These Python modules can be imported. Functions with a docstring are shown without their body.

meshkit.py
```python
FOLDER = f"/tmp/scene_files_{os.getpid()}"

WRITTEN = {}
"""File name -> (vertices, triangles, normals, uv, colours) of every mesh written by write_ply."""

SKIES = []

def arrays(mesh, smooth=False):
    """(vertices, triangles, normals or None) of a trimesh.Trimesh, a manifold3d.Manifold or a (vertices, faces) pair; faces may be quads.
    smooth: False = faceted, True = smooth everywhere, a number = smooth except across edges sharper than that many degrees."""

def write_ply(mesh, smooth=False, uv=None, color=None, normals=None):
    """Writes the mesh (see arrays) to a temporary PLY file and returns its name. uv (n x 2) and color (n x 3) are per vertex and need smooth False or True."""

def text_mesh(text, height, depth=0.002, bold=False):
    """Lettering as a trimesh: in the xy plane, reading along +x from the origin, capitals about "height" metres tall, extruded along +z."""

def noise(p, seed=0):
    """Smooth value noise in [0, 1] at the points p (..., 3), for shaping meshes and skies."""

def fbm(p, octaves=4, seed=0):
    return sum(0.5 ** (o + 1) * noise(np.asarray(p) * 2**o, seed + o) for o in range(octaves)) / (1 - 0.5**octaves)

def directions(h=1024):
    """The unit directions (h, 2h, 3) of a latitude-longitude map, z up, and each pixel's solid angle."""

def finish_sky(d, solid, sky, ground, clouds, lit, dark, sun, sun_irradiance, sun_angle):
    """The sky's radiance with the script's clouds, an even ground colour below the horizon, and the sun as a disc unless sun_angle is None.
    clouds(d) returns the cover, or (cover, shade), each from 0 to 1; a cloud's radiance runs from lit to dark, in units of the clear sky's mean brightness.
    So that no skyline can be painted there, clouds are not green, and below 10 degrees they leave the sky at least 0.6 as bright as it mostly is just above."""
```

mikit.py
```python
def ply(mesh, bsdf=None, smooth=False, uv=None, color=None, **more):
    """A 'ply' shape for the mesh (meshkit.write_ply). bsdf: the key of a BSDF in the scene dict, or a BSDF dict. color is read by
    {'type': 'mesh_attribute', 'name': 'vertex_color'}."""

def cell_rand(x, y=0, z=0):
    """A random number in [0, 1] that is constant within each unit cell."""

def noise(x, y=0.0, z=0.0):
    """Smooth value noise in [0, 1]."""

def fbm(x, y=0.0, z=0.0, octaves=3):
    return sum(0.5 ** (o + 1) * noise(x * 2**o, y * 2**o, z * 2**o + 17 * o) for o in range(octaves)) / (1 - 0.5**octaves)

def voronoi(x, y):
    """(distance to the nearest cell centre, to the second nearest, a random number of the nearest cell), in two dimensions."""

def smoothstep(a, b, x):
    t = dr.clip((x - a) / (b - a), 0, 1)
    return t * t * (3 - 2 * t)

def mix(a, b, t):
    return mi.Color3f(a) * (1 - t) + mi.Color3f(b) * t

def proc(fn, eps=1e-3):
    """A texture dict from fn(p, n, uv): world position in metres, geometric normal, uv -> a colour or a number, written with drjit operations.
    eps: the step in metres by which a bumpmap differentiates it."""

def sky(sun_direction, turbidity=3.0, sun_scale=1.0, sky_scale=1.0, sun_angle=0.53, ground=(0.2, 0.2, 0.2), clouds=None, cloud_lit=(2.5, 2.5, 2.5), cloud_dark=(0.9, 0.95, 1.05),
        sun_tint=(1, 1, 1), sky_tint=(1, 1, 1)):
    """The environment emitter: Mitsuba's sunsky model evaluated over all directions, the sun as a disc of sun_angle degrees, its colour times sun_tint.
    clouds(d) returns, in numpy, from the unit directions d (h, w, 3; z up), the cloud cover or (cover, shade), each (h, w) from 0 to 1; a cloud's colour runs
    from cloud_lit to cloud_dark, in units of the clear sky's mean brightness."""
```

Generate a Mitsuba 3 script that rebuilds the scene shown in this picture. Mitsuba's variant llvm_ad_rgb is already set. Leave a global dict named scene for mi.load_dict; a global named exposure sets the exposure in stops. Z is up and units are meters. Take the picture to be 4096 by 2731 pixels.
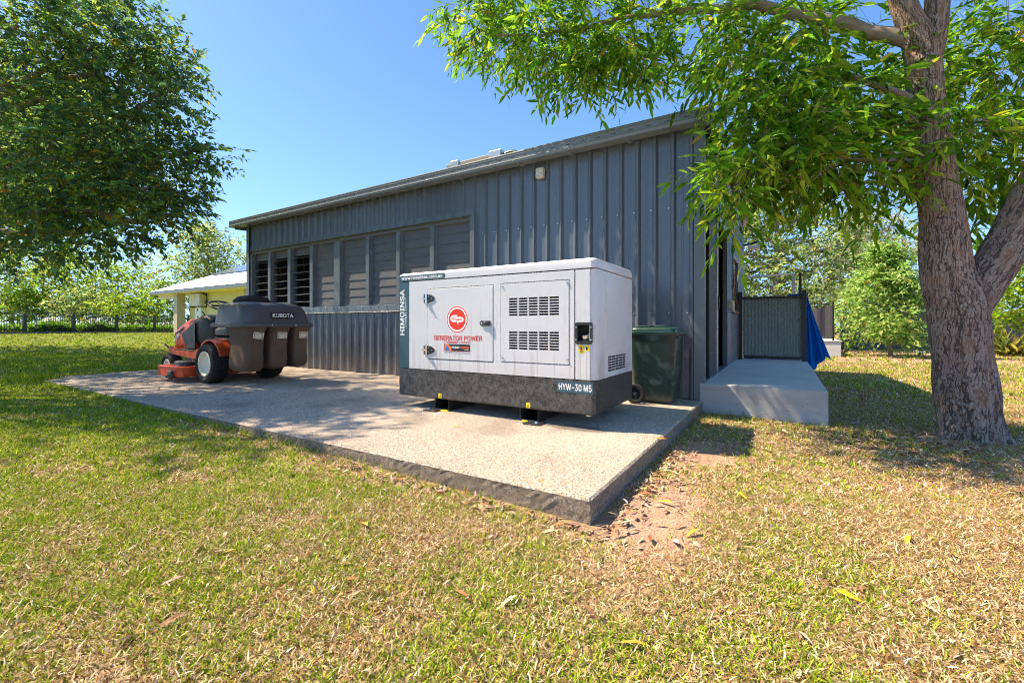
import math, random
import numpy as np, trimesh, mitsuba as mi, drjit as dr, mikit, meshkit
from mikit import noise, fbm, voronoi, cell_rand, smoothstep, mix
from shapely.geometry import Polygon, LineString, Point, box as sbox
from shapely import affinity
from shapely.ops import unary_union

T = mi.ScalarTransform4f
scene, labels = {}, {}

# ------------------------------------------------------------------ camera, daylight, exposure
YAW, CAM_H = 0.552, 0.7728
FWD = (-math.sin(YAW), math.cos(YAW), 0.0)
scene['camera'] = {'type': 'perspective', 'fov': 98.62, 'fov_axis': 'x', 'near_clip': 0.05, 'far_clip': 2000.0,
                   'principal_point_offset_x': 0.0, 'principal_point_offset_y': 0.0217,
                   'to_world': T().look_at(origin=[0, 0, CAM_H], target=[FWD[0], FWD[1], CAM_H], up=[0, 0, 1])}
SUN = np.array([-0.71, -0.235, 1.0])
scene['daylight'] = mikit.sky(SUN.tolist(), turbidity=3, sky_scale=.88, sky_tint=(.79, .97, 1.16), sun_tint=(1.02, 1.0, .95), ground=(0.18, 0.16, 0.09))
exposure = 2.95

# ------------------------------------------------------------------ helpers
def numbered(name):
    if name not in USED:
        USED.add(name); return name
    k = 1
    while f'{name}_{k:03d}' in USED: k += 1
    USED.add(f'{name}_{k:03d}'); return f'{name}_{k:03d}'
USED = set()
def thing(name, label, cat, group=None, kind=None):
    key = numbered(name)
    labels[key] = {'label': label, 'category': cat}
    if group: labels[key]['group'] = group
    if kind: labels[key]['kind'] = kind
    return key
def part(parent, name, mesh, bsdf, smooth=False, label=None, kind=None, color=None, uv=None):
    key = numbered(parent + '__' + name)
    scene[key] = mikit.ply(mesh, bsdf, smooth=smooth, color=color, uv=uv)
    if label or kind:
        labels[key] = {}
        if label: labels[key]['label'] = label
        if kind: labels[key]['kind'] = kind
    return key
def whole(name, label, cat, mesh, bsdf, smooth=False, group=None, kind=None, color=None):
    key = thing(name, label, cat, group, kind)
    scene[key] = mikit.ply(mesh, bsdf, smooth=smooth, color=color)
    return key
def structure(name, mesh, bsdf, smooth=False, label=None):
    key = numbered(name)
    scene[key] = mikit.ply(mesh, bsdf, smooth=smooth)
    labels[key] = {'kind': 'structure', 'label': label or name.replace('_', ' ')}
    return key
def TM(v, f): return trimesh.Trimesh(np.asarray(v, float), np.asarray(f, int), process=False)
def cat(*ms): return trimesh.util.concatenate([m for m in ms if m is not None])
BF = np.array([[0, 2, 3], [0, 3, 1], [4, 5, 7], [4, 7, 6], [0, 1, 5], [0, 5, 4], [2, 6, 7], [2, 7, 3], [0, 4, 6], [0, 6, 2], [1, 3, 7], [1, 7, 5]])
def box(x0, x1, y0, y1, z0, z1):
    return TM([[x, y, z] for z in (z0, z1) for y in (y0, y1) for x in (x0, x1)], BF)
def cbox(x0, x1, y0, y1, z0, z1, c=0.01):
    c = min(c, .45 * min(x1 - x0, y1 - y0, z1 - z0)); v = []
    for sx, x in ((1, x0), (-1, x1)):
        for sy, y in ((1, y0), (-1, y1)):
            for sz, z in ((1, z0), (-1, z1)):
                q = c * .293
                v += [[x, y + sy * c, z + sz * c], [x + sx * c, y, z + sz * c], [x + sx * c, y + sy * c, z],
                      [x + sx * q, y + sy * q, z + sz * c], [x + sx * q, y + sy * c, z + sz * q], [x + sx * c, y + sy * q, z + sz * q]]
    return trimesh.Trimesh(np.array(v)).convex_hull
def tube(pts, radii, sides=8, caps=True):
    p = np.asarray(pts, float); r = np.broadcast_to(radii, (len(p),)).astype(float)
    t = np.gradient(p, axis=0); t /= np.linalg.norm(t, axis=1, keepdims=True) + 1e-12
    ref = np.array([0, 0, 1.0]) if abs(t[:, 2]).mean() < .8 else np.array([1.0, 0.1, 0])
    a = np.cross(t, ref); a /= np.linalg.norm(a, axis=1, keepdims=True) + 1e-12
    b = np.cross(t, a); ang = np.arange(sides) * 2 * np.pi / sides
    v = p[:, None] + r[:, None, None] * (np.cos(ang)[None, :, None] * a[:, None] + np.sin(ang)[None, :, None] * b[:, None])
    i, j = np.meshgrid(np.arange(len(p) - 1), np.arange(sides), indexing='ij')
    q = np.stack([i * sides + j, i * sides + (j + 1) % sides, (i + 1) * sides + (j + 1) % sides, (i + 1) * sides + j], -1).reshape(-1, 4)
    f = np.vstack([q[:, [0, 2, 1]], q[:, [0, 3, 2]]]); v = v.reshape(-1, 3)
    if caps:
        n = len(v); v = np.vstack([v, p[0], p[-1]]); e = (len(p) - 1) * sides; k = np.arange(sides)
        f = np.vstack([f, np.stack([np.full(sides, n), k, (k + 1) % sides], 1)[:, ::1], np.stack([np.full(sides, n + 1), e + (k + 1) % sides, e + k], 1)])
    return TM(v, f)
def smoothpath(pts, n=24):
    p = np.asarray(pts, float); s = np.r_[0, np.cumsum(np.linalg.norm(np.diff(p[:, :3], axis=0), axis=1))]
    from scipy.interpolate import PchipInterpolator
    return PchipInterpolator(s, p)(np.linspace(0, s[-1], n))
def prism(poly, axis, a0, a1):
    """shapely polygon in the plane across the axis ('x': (y,z); 'y': (x,z); 'z': (x,y)), from a0 to a1"""
    g = getattr(poly, 'geoms', [poly]); out = []
    for q in g:
        m = trimesh.creation.extrude_polygon(q, a1 - a0, engine='earcut'); v = m.vertices.copy(); v[:, 2] += a0
        if axis == 'z': w = v
        elif axis == 'x': w = v[:, [2, 0, 1]]
        else: w = np.stack([v[:, 0], v[:, 2], v[:, 1]], 1)
        f = m.faces if axis != 'y' else m.faces[:, ::-1]
        out.append(TM(w, f))
    return cat(*out)
def rrect(x0, x1, y0, y1, r, q=6):
    return sbox(x0 + r, y0 + r, x1 - r, y1 - r).buffer(r, quad_segs=q)
def lathe(profile, center, axis, segs=40, wob=None):
    """profile: (radius, offset along axis) pairs, closed; axis: unit vector"""
    pr = np.asarray(profile, float); ax = np.asarray(axis, float); n = len(pr)
    u = np.cross(ax, [0, 0, 1.0] if abs(ax[2]) < .9 else [1.0, 0, 0]); u /= np.linalg.norm(u); w = np.cross(ax, u)
    a = np.arange(segs) * 2 * np.pi / segs
    R = np.repeat(pr[None, :, 0], segs, 0)
    if wob is not None: R = R + wob(np.arange(segs)[:, None], np.arange(n)[None, :])
    v = np.asarray(center) + R[..., None] * (np.cos(a)[:, None, None] * u + np.sin(a)[:, None, None] * w) + pr[None, :, 1, None] * ax
    i, j = np.meshgrid(np.arange(segs), np.arange(n), indexing='ij')
    q = np.stack([i * n + j, ((i + 1) % segs) * n + j, ((i + 1) % segs) * n + (j + 1) % n, i * n + (j + 1) % n], -1).reshape(-1, 4)
    m = TM(v.reshape(-1, 3), np.vstack([q[:, [0, 1, 2]], q[:, [0, 2, 3]]]))
    if m.volume < 0: m.invert()
    return m
def rings(rs, close=True):
    """loft through equal-length closed rings of points"""
    v = np.vstack(rs); n = len(rs[0]); k = len(rs)
    i, j = np.meshgrid(np.arange(k - 1), np.arange(n), indexing='ij')
    q = np.stack([i * n + j, i * n + (j + 1) % n, (i + 1) * n + (j + 1) % n, (i + 1) * n + j], -1).reshape(-1, 4)
    f = np.vstack([q[:, [0, 1, 2]], q[:, [0, 2, 3]]])
    if close:
        c = len(v); v = np.vstack([v, rs[0].mean(0), rs[-1].mean(0)]); e = (k - 1) * n; a = np.arange(n)
        f = np.vstack([f, np.stack([np.full(n, c), (a + 1) % n, a], 1), np.stack([np.full(n, c + 1), e + a, e + (a + 1) % n], 1)])
    m = TM(v, f)
    if m.volume < 0: m.invert()
    return m
def sellipse(c, ru, rv, ex, n=28):
    a = np.arange(n) * 2 * np.pi / n; cu, cv = np.cos(a), np.sin(a)
    return c[0] + ru * np.sign(cu) * abs(cu) ** (2 / ex), c[1] + rv * np.sign(cv) * abs(cv) ** (2 / ex)
def ring_x(x, y0, y1, z0, z1, ex=5, n=28):
    a, b = sellipse(((y0 + y1) / 2, (z0 + z1) / 2), (y1 - y0) / 2, (z1 - z0) / 2, ex, n); return np.stack([a * 0 + x, a, b], 1)
def ring_z(z, x0, x1, y0, y1, ex=5, n=32):
    a, b = sellipse(((x0 + x1) / 2, (y0 + y1) / 2), (x1 - x0) / 2, (y1 - y0) / 2, ex, n); return np.stack([a, b, a * 0 + z], 1)
def text(s, height, org, right, up, width=None, depth=0.0006, bold=False, slant=0.0):
    m = meshkit.text_mesh(s, height, depth, bold); v = m.vertices.copy()
    v[:, 0] -= v[:, 0].min()
    if width: v[:, 0] *= width / v[:, 0].max()
    v[:, 0] += slant * v[:, 1]
    r, u = np.asarray(right, float), np.asarray(up, float); n = np.cross(r, u)
    return TM(np.asarray(org) + v[:, :1] * r + v[:, 1:2] * u + v[:, 2:] * n, m.faces)

# ------------------------------------------------------------------ materials
def P(key, col, rough=.5, metal=0.0, spec=.5, coat=0.0, **kw):
    d = {'type': 'principled', 'base_color': {'type': 'rgb', 'value': list(col)} if not isinstance(col, dict) else col,
         'roughness': rough, 'metallic': metal, 'specular': spec}
    if coat: d['clearcoat'] = coat; d['clearcoat_gloss'] = .9
    d.update(kw)
    scene[key] = {'type': 'twosided', 'bsdf': d}
def PB(key, col, bump, scale=1.0, eps=1e-3, rough=.6, metal=0.0, spec=.5):
    d = {'type': 'principled', 'base_color': {'type': 'rgb', 'value': list(col)} if not isinstance(col, dict) else col, 'roughness': rough, 'metallic': metal, 'specular': spec}
    scene[key] = {'type': 'twosided', 'bsdf': {'type': 'bumpmap', 'arbitrary': mikit.proc(bump, eps), 'scale': scale, 'bsdf': d}}

C3 = mi.Color3f
def lawn_col(p, n, uv):
    big = fbm(p.x * .55 + 7, p.y * .55, 0, 3); fine = noise(p.x * 90, p.y * 90, 0); mid = fbm(p.x * 9, p.y * 9, 2, 3)
    left = smoothstep(2.0, -9.0, p.x + .25 * p.y)
    g = dr.clip(left * 1.25 + (big - .5) * 1.1 + (mid - .5) * .9 - .24 + .6 * smoothstep(5.0, 10.0, p.y) * smoothstep(-2.0, 0.5, p.x), 0, 1)
    green = mix(C3(.085, .12, .015), C3(.25, .30, .035), fine * .6 + mid * .4)
    straw = mix(C3(.13, .085, .045), C3(.36, .27, .15), fine * .6 + mid * .4)
    g = g * smoothstep(-45.5, -44.0, p.x)
    c = mix(straw, green, g)
    straw2 = mix(C3(.42, .32, .17), C3(.56, .45, .27), mid)
    soil = mix(C3(.26, .145, .10), C3(.40, .26, .185), mid * .7 + fine * .3)
    e1 = 1 - smoothstep(.5, 1.15, dr.sqrt(dr.square((p.x + .52) / .26) + dr.square((p.y - 2.15) / .75)) + (mid - .5) * .9)
    e2 = 1 - smoothstep(.5, 1.1, dr.sqrt(dr.square((p.x + .45) / .30) + dr.square((p.y - 3.35) / .5)) + (mid - .5) * .9)
    e3 = (1 - smoothstep(.02, .24, 1.87 - p.y + (mid - .5) * .3)) * smoothstep(-4.3, -3.0, p.x) * smoothstep(.35, .6, big + .05)
    e4 = (1 - smoothstep(.5, 1.2, dr.sqrt(dr.square((p.x - 1.2) / .6) + dr.square((p.y - 4.9) / .5)) + (mid - .5) * .9)) * .6
    e = dr.clip(e1 + e2 + e3 + e4, 0, 1)
    return mix(c, soil, e)
PB('lawn_mat', mikit.proc(lawn_col), lambda p, n, uv: .010 * fbm(p.x * 40, p.y * 40, 0, 2) + .006 * noise(p.x * 160, p.y * 160, 0), 1.0, 2e-3, rough=.95, spec=.1)

def agg(p, n, uv):
    side = dr.abs(n.z) < .5
    a = dr.select(side, p.x + p.y, p.x); b = dr.select(side, p.z, p.y)
    d1, d2, r = voronoi(a * 120, b * 120)
    st = mix(C3(.42, .325, .235), C3(.60, .53, .45), smoothstep(.1, .6, r))
    st = mix(st, C3(.20, .20, .21), smoothstep(.80, .83, r)); st = mix(st, C3(.46, .30, .17), smoothstep(.12, .08, r))
    gap = smoothstep(.02, .16, d2 - d1)
    c = mix(C3(.25, .205, .165), st, gap)
    stain = fbm(p.x * 1.3, p.y * 1.3, 4, 4)
    c = c * (0.72 + .46 * stain) * (1 - .22 * smoothstep(.62, .75, fbm(p.x * 2.6 + 3, p.y * 2.6, 1, 4)))
    dirty = mix(C3(.17, .125, .085), c * .70, .35 + .5 * fbm(a * 30, b * 30, 1, 2))
    wet = (1 - smoothstep(.75, 1.1, dr.sqrt(dr.square((p.x + 1.35) / .30) + dr.square((p.y - 3.12) / .10)) + .5 * (fbm(p.x * 9, p.y * 9, 8, 3) - .5)))
    c = mix(c, c * .5, wet)
    return dr.select(side, dirty, c)
def agg_b(p, n, uv):
    side = dr.abs(n.z) < .5
    d1, d2, r = voronoi(dr.select(side, p.x + p.y, p.x) * 120, dr.select(side, p.z, p.y) * 120)
    return .0028 * smoothstep(.0, .4, d2 - d1) + .0012 * r
PB('aggregate', mikit.proc(agg), agg_b, 1.0, 1.5e-3, rough=.8, spec=.3)
def conc(p, n, uv):
    s = fbm(p.x * 2.5 + p.z, p.y * 2.5, p.z * 3, 4); f = noise(p.x * 140, p.y * 140, p.z * 140); st = fbm(p.x * 1.2, p.y * 5, p.z * 14, 3)
    c = mix(C3(.36, .35, .34), C3(.52, .50, .47), s * .8 + .2 * f) * (.85 + .3 * st)
    pit = smoothstep(.74, .80, fbm(p.x * 26, p.y * 26, p.z * 40, 2))
    return c * (1 - .22 * pit)
PB('concrete', mikit.proc(conc), lambda p, n, uv: .003 * fbm(p.x * 14, p.y * 14, p.z * 34, 3), 1.0, 2e-3, rough=.85, spec=.3)
P('concrete_pale', mikit.proc(lambda p, n, uv: C3(.46, .47, .46) * (.85 + .3 * fbm(p.x * 2, p.y * 2, p.z * 4, 3))), .85, spec=.3)

def clad(p, n, uv):
    s = fbm(p.x * 3, p.y * 3, p.z * .7, 3); dust = smoothstep(.6, .0, p.z) * fbm(p.x * 12, p.y * 12, p.z * 6, 3)
    return mix(C3(.094, .115, .145) * (.88 + .24 * s), C3(.26, .21, .16), .8 * dust)
P('cladding', mikit.proc(clad), .30, spec=.75)
P('cladding_trim', mikit.proc(lambda p, n, uv: C3(.120, .142, .162) * (.85 + .3 * fbm(p.x * 4, p.y * 4, p.z * 4, 3))), .34, spec=.6)
P('gutter_paint', (.155, .178, .198), .32, spec=.6)
P('dark_slot', (.012, .013, .016), .8)
def louvre(p, n, uv):
    s = fbm(p.x * 3, 0, p.z * 3, 3)
    return mix(C3(.112, .118, .134), C3(.138, .136, .138), smoothstep(.45, .80, s))
P('louvre_blade', mikit.proc(louvre), .45, spec=.4)
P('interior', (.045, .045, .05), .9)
P('roof_metal', (.30, .32, .34), .35, spec=.5)
P('galv', (.55, .56, .56), .3, metal=.8)
P('chrome', (.75, .75, .75), .15, metal=1.0)
P('black_metal', (.02, .021, .024), .35, spec=.5)
P('black_plastic', (.022, .023, .026), .42, spec=.5)
P('dark_glass', (.012, .014, .018), .06, spec=.6)
P('fly_screen', (.035, .037, .04), .6)
P('beige_plastic', (.52, .47, .38), .4)
P('weathered_case', (.22, .205, .18), .6)
P('white_plastic', (.72, .71, .67), .45)
P('copper_cable', (.30, .11, .05), .5)
# generator
def gpaint(p, n, uv):
    dirt = dr.clip(smoothstep(.52, .80, fbm(p.x * 60, p.y * 8, p.z * 2.2, 3)) * smoothstep(1.15, .45, p.z) + .5 * smoothstep(.47, .37, p.z) * fbm(p.x * 20, p.y * 20, p.z * 20, 3), 0, 1)
    c = C3(.585, .60, .635) * (.97 + .06 * fbm(p.x * 5, p.y * 5, p.z * 5, 2))
    return mix(c, C3(.36, .335, .29), .55 * dirt)
P('gen_paint', mikit.proc(gpaint), .30, spec=.5, coat=.25)
def gbase(p, n, uv):
    w = fbm(p.x * 14, p.y * 14, p.z * 14, 4); f = noise(p.x * 150, p.y * 150, p.z * 110); s = fbm(p.x * 40, p.y * 40, p.z * 25, 3)
    c = mix(C3(.018, .018, .020), C3(.10, .094, .088), smoothstep(.30, .75, .30 * w + .35 * f + .40 * s) * dr.select(dr.abs(n.y) > .5, 1.0, .25))
    return mix(c, C3(.30, .30, .31), smoothstep(.86, .93, f) * .6 * dr.select(dr.abs(n.y) > .5, 1.0, .2))
PB('gen_base', mikit.proc(gbase), lambda p, n, uv: .0006 * noise(p.x * 220, p.y * 220, p.z * 220), 1.0, 1e-3, rough=.45)
P('seam_black', (.012, .012, .014), .7)
P('decal_slate', (.040, .088, .120), .35)
P('decal_white', (.80, .81, .82), .4)
P('decal_red', (.72, .030, .010), .35)
P('decal_red_dark', (.58, .040, .022), .4)
P('decal_navy', (.022, .024, .038), .3)
P('decal_orange', (.85, .17, .035), .35)
P('decal_blue', (.02, .19, .62), .3)
P('decal_grey', (.52, .53, .56), .4)
P('decal_yellow', (.78, .62, .02), .4)
P('latch_grey', (.055, .06, .07), .4)
# bin
def binc(p, n, uv):
    sc = smoothstep(.52, .8, fbm(p.x * 14 + p.z * 6, p.y * 14, p.z * 9, 4)); scr = smoothstep(.80, .86, noise(p.x * 160 + p.z * 120, 3.1, p.z * 14))
    c = mix(C3(.010, .030, .027), C3(.065, .105, .098), sc * .9)
    c = mix(c, C3(.17, .15, .12), scr * .5 * smoothstep(.5, .1, p.z))
    return mix(c, C3(.10, .085, .06), smoothstep(.16, .0, p.z) * .5)
P('bin_green', mikit.proc(binc), .36, spec=.5)
P('bin_lid', (.015, .048, .043), .30, spec=.55)
P('rubber', mikit.proc(lambda p, n, uv: C3(.018, .018, .019) * (.7 + 1.0 * fbm(p.x * 14, p.y * 14, p.z * 14, 3))), .7, spec=.3)
# mower
def mred(p, n, uv):
    d = fbm(p.x * 9, p.y * 9, p.z * 9, 4)
    return mix(C3(.54, .060, .012), C3(.27, .09, .045), smoothstep(.5, .85, d) * .55)
P('mower_red', mikit.proc(mred), .38, spec=.5, coat=.3)
P('rim_cream', (.66, .62, .50), .45)
P('catcher', mikit.proc(lambda p, n, uv: C3(.070, .067, .074) * (.75 + .5 * fbm(p.x * 8, p.y * 8, p.z * 8, 4))), .45, spec=.45)
PB('bag_cloth', mikit.proc(lambda p, n, uv: mix(C3(.105, .068, .046), C3(.165, .105, .070), fbm(p.x * 7, p.y * 7, p.z * 7, 4))),
   lambda p, n, uv: .0016 * noise(p.x * 260, p.y * 260, p.z * 260) + .008 * fbm(p.x * 9, p.y * 9, p.z * 5, 2), 1.0, 1e-3, rough=.85, spec=.2)
P('label_paper', (.62, .54, .42), .6)
P('label_print', (.05, .047, .045), .6)
P('seat_vinyl', (.018, .019, .022), .4)
# porch screen, tarp, far fences
P('screen_sheet', (.30, .34, .32), .42, spec=.5)
scene['tarp_blue'] = {'type': 'principledthin', 'base_color': {'type': 'rgb', 'value': [.010, .17, .56]}, 'roughness': .35, 'diff_trans': .7, 'eta': 1.45}
P('far_fence', (.060, .064, .074), .6)
P('fence_black', (.018, .022, .028), .5)
P('shade_cloth', (.055, .055, .062), .8)
P('block_dark', (.11, .115, .125), .8)
P('house_wall', mikit.proc(lambda p, n, uv: C3(.66, .585, .30) * (.95 + .1 * fbm(p.x * 3, p.y * 3, p.z * 3, 3))), .8, spec=.2)
P('house_post', (.50, .42, .30), .8, spec=.2)
P('house_soffit', (.70, .62, .48), .8, spec=.2)
P('house_roof', (.80, .80, .79), .4)
P('fascia', (.16, .19, .205), .5)
P('solar', (.05, .07, .12), .12, spec=.6)
P('wire', (.06, .06, .07), .6)
# bark, leaves
def bark_uv(p, uv):
    """uv holds metres round and along the stem"""
    a, z = uv.x, uv.y; w = fbm(a * 9, z * 6, 1.7, 3) - .5; w2 = fbm(a * 26 + 9, z * 17, 4.1, 3) - .5
    return a * 62 + 2.2 * w + 2.0 * w2, z * 19 + 1.6 * w + 2.2 * w2
def bark_f(p, uv):
    u, v = bark_uv(p, uv); d1, d2, r = voronoi(u * 1.25, v); crack = smoothstep(.0, .5, d2 - d1)
    fl = fbm(u * 2.4, v * 1.5, 3, 4); ri = fbm(u * 1.1, v * .35, 9, 3)
    return dr.clip(.42 * crack + .9 * (fl - .5) + .8 * (ri - .5) + .25 * r + .16, 0, 1), r, fl
def bark_c(p, n, uv):
    h, r, fl = bark_f(p, uv); fi = noise(p.x * 150, p.y * 150, p.z * 110)
    c = mix(C3(.085, .055, .043), C3(.46, .365, .31), smoothstep(.16, .74, h) * .85 + .15 * fi)
    return mix(c, C3(.42, .245, .16), smoothstep(.55, .75, fbm(uv.x * 14, uv.y * 6, 3, 3)) * .5)
def bark_b(p, n, uv):
    return .028 * bark_f(p, uv)[0]
PB('bark', mikit.proc(bark_c), bark_b, 1.0, 3e-3, rough=.9, spec=.2)
P('bark_pale', mikit.proc(lambda p, n, uv: mix(C3(.17, .13, .10), C3(.36, .31, .26), fbm(p.x * 18, p.y * 18, p.z * 18, 3))), .9, spec=.2)
P('bark_dark', (.105, .075, .055), .9, spec=.2)
VC = {'type': 'mesh_attribute', 'name': 'vertex_color'}
scene['leaf'] = {'type': 'principledthin', 'base_color': VC, 'roughness': .34, 'diff_trans': 1.4, 'eta': 1.5}
scene['leaf_far'] = {'type': 'principledthin', 'base_color': VC, 'roughness': .5, 'diff_trans': 1.3, 'eta': 1.4}
scene['blade'] = {'type': 'principledthin', 'base_color': VC, 'roughness': .7, 'diff_trans': .45, 'eta': 1.3}
P('dry_leaf', VC, .7, spec=.3)
# ------------------------------------------------------------------ ground, slab, porch
def ground_z(x, y):
    x, y = np.asarray(x, float), np.asarray(y, float)
    a = np.interp(x, [-60, -43, -34, -9.6, -6, -3, -.7, .5, 4, 30], [.42, .31, .26, -.035, -.045, -.075, -.115, -.15, -.17, -.25])
    far = np.clip((y - 7) / 14, 0, 1) * np.clip((x + 6) / 6, 0, 1) * -.08
    dip = .012 * (meshkit.fbm(np.stack([x * 1.7, y * 1.7, x * 0], -1), 3) - .5) + .02 * np.exp(-((x - 1.3) ** 2 + (y - 5.0) ** 2) / .5)
    return a + far + dip
def grid_mesh(xs, ys):
    X, Y = np.meshgrid(xs, ys, indexing='ij'); Z = ground_z(X, Y); n = len(ys)
    i, j = np.meshgrid(np.arange(len(xs) - 1), np.arange(n - 1), indexing='ij')
    q = np.stack([i * n + j, (i + 1) * n + j, (i + 1) * n + j + 1, i * n + j + 1], -1).reshape(-1, 4)
    return TM(np.stack([X, Y, Z], -1).reshape(-1, 3), np.vstack([q[:, [0, 1, 2]], q[:, [0, 2, 3]]]))
gx = np.r_[np.linspace(-320, -50, 12)[:-1], np.linspace(-50, -11, 40)[:-1], np.arange(-11, 5, .16), np.linspace(5, 40, 24)[1:], np.linspace(40, 320, 10)[1:]]
gy = np.r_[np.linspace(-120, -6, 10)[:-1], np.arange(-6, 8, .16), np.linspace(8, 40, 30)[1:], np.linspace(40, 400, 12)[1:]]
structure('lawn', grid_mesh(gx, gy), 'lawn_mat', True, 'patchy lawn, green at the left and dry straw brown at the right')

rs = np.random.default_rng(3)
def rough_outline(pts, step, amp):
    out = []
    for a, b in zip(pts, pts[1:] + pts[:1]):
        a, b = np.array(a, float), np.array(b, float); L = np.linalg.norm(b - a); k = max(2, int(L / step)); nrm = np.array([-(b - a)[1], (b - a)[0]]) / L
        for t in np.linspace(0, 1, k, endpoint=False): out.append(a + (b - a) * t + (nrm * rs.normal(0, amp) if t > 0 else 0))
    return np.array(out)
so = rough_outline([(-9.55, 1.86), (-.735, 1.86), (-.715, 4.955), (-9.62, 5.2)], .03, .0008)
cen = np.array([-5.1, 3.4])
def inset(o, d):
    q = Polygon(o).buffer(0); v = o - np.roll(o, 1, 0); w = np.roll(o, -1, 0) - o
    nn = v / np.linalg.norm(v, axis=1, keepdims=True) + w / np.linalg.norm(w, axis=1, keepdims=True)
    nn = np.stack([-nn[:, 1], nn[:, 0]], 1); nn /= np.linalg.norm(nn, axis=1, keepdims=True); return o + nn * d
rr = [np.c_[(inset(so, dd) if dd else so) + rs.normal(0, aa, so.shape), np.full(len(so), zz)] for zz, dd, aa in ((-.30, 0, .001), (-.15, 0, .001), (-.12, 0, .0013), (-.095, 0, .0013), (-.07, 0, .0013), (-.045, 0, .0013), (-.024, 0, .0013), (-.010, 0, .0016))] + [np.c_[inset(so, .010), np.full(len(so), 0.0)]]
slab_side = rings(rr, close=False)
top = trimesh.creation.triangulate_polygon(Polygon(inset(so, .010)), engine='earcut')
slab_top = TM(np.c_[top[0], np.zeros(len(top[0]))], top[1])
if slab_top.face_normals[0][2] < 0: slab_top.invert()
structure('patio_slab', cat(slab_side, slab_top), 'aggregate', False, 'exposed aggregate concrete patio slab under the generator and the mower')
structure('porch_slab', cat(cbox(-.745, .352, 4.93, 9.35, -.35, .183, .012), ), 'concrete', False, 'raised plain concrete porch slab along the shed side')
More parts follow.
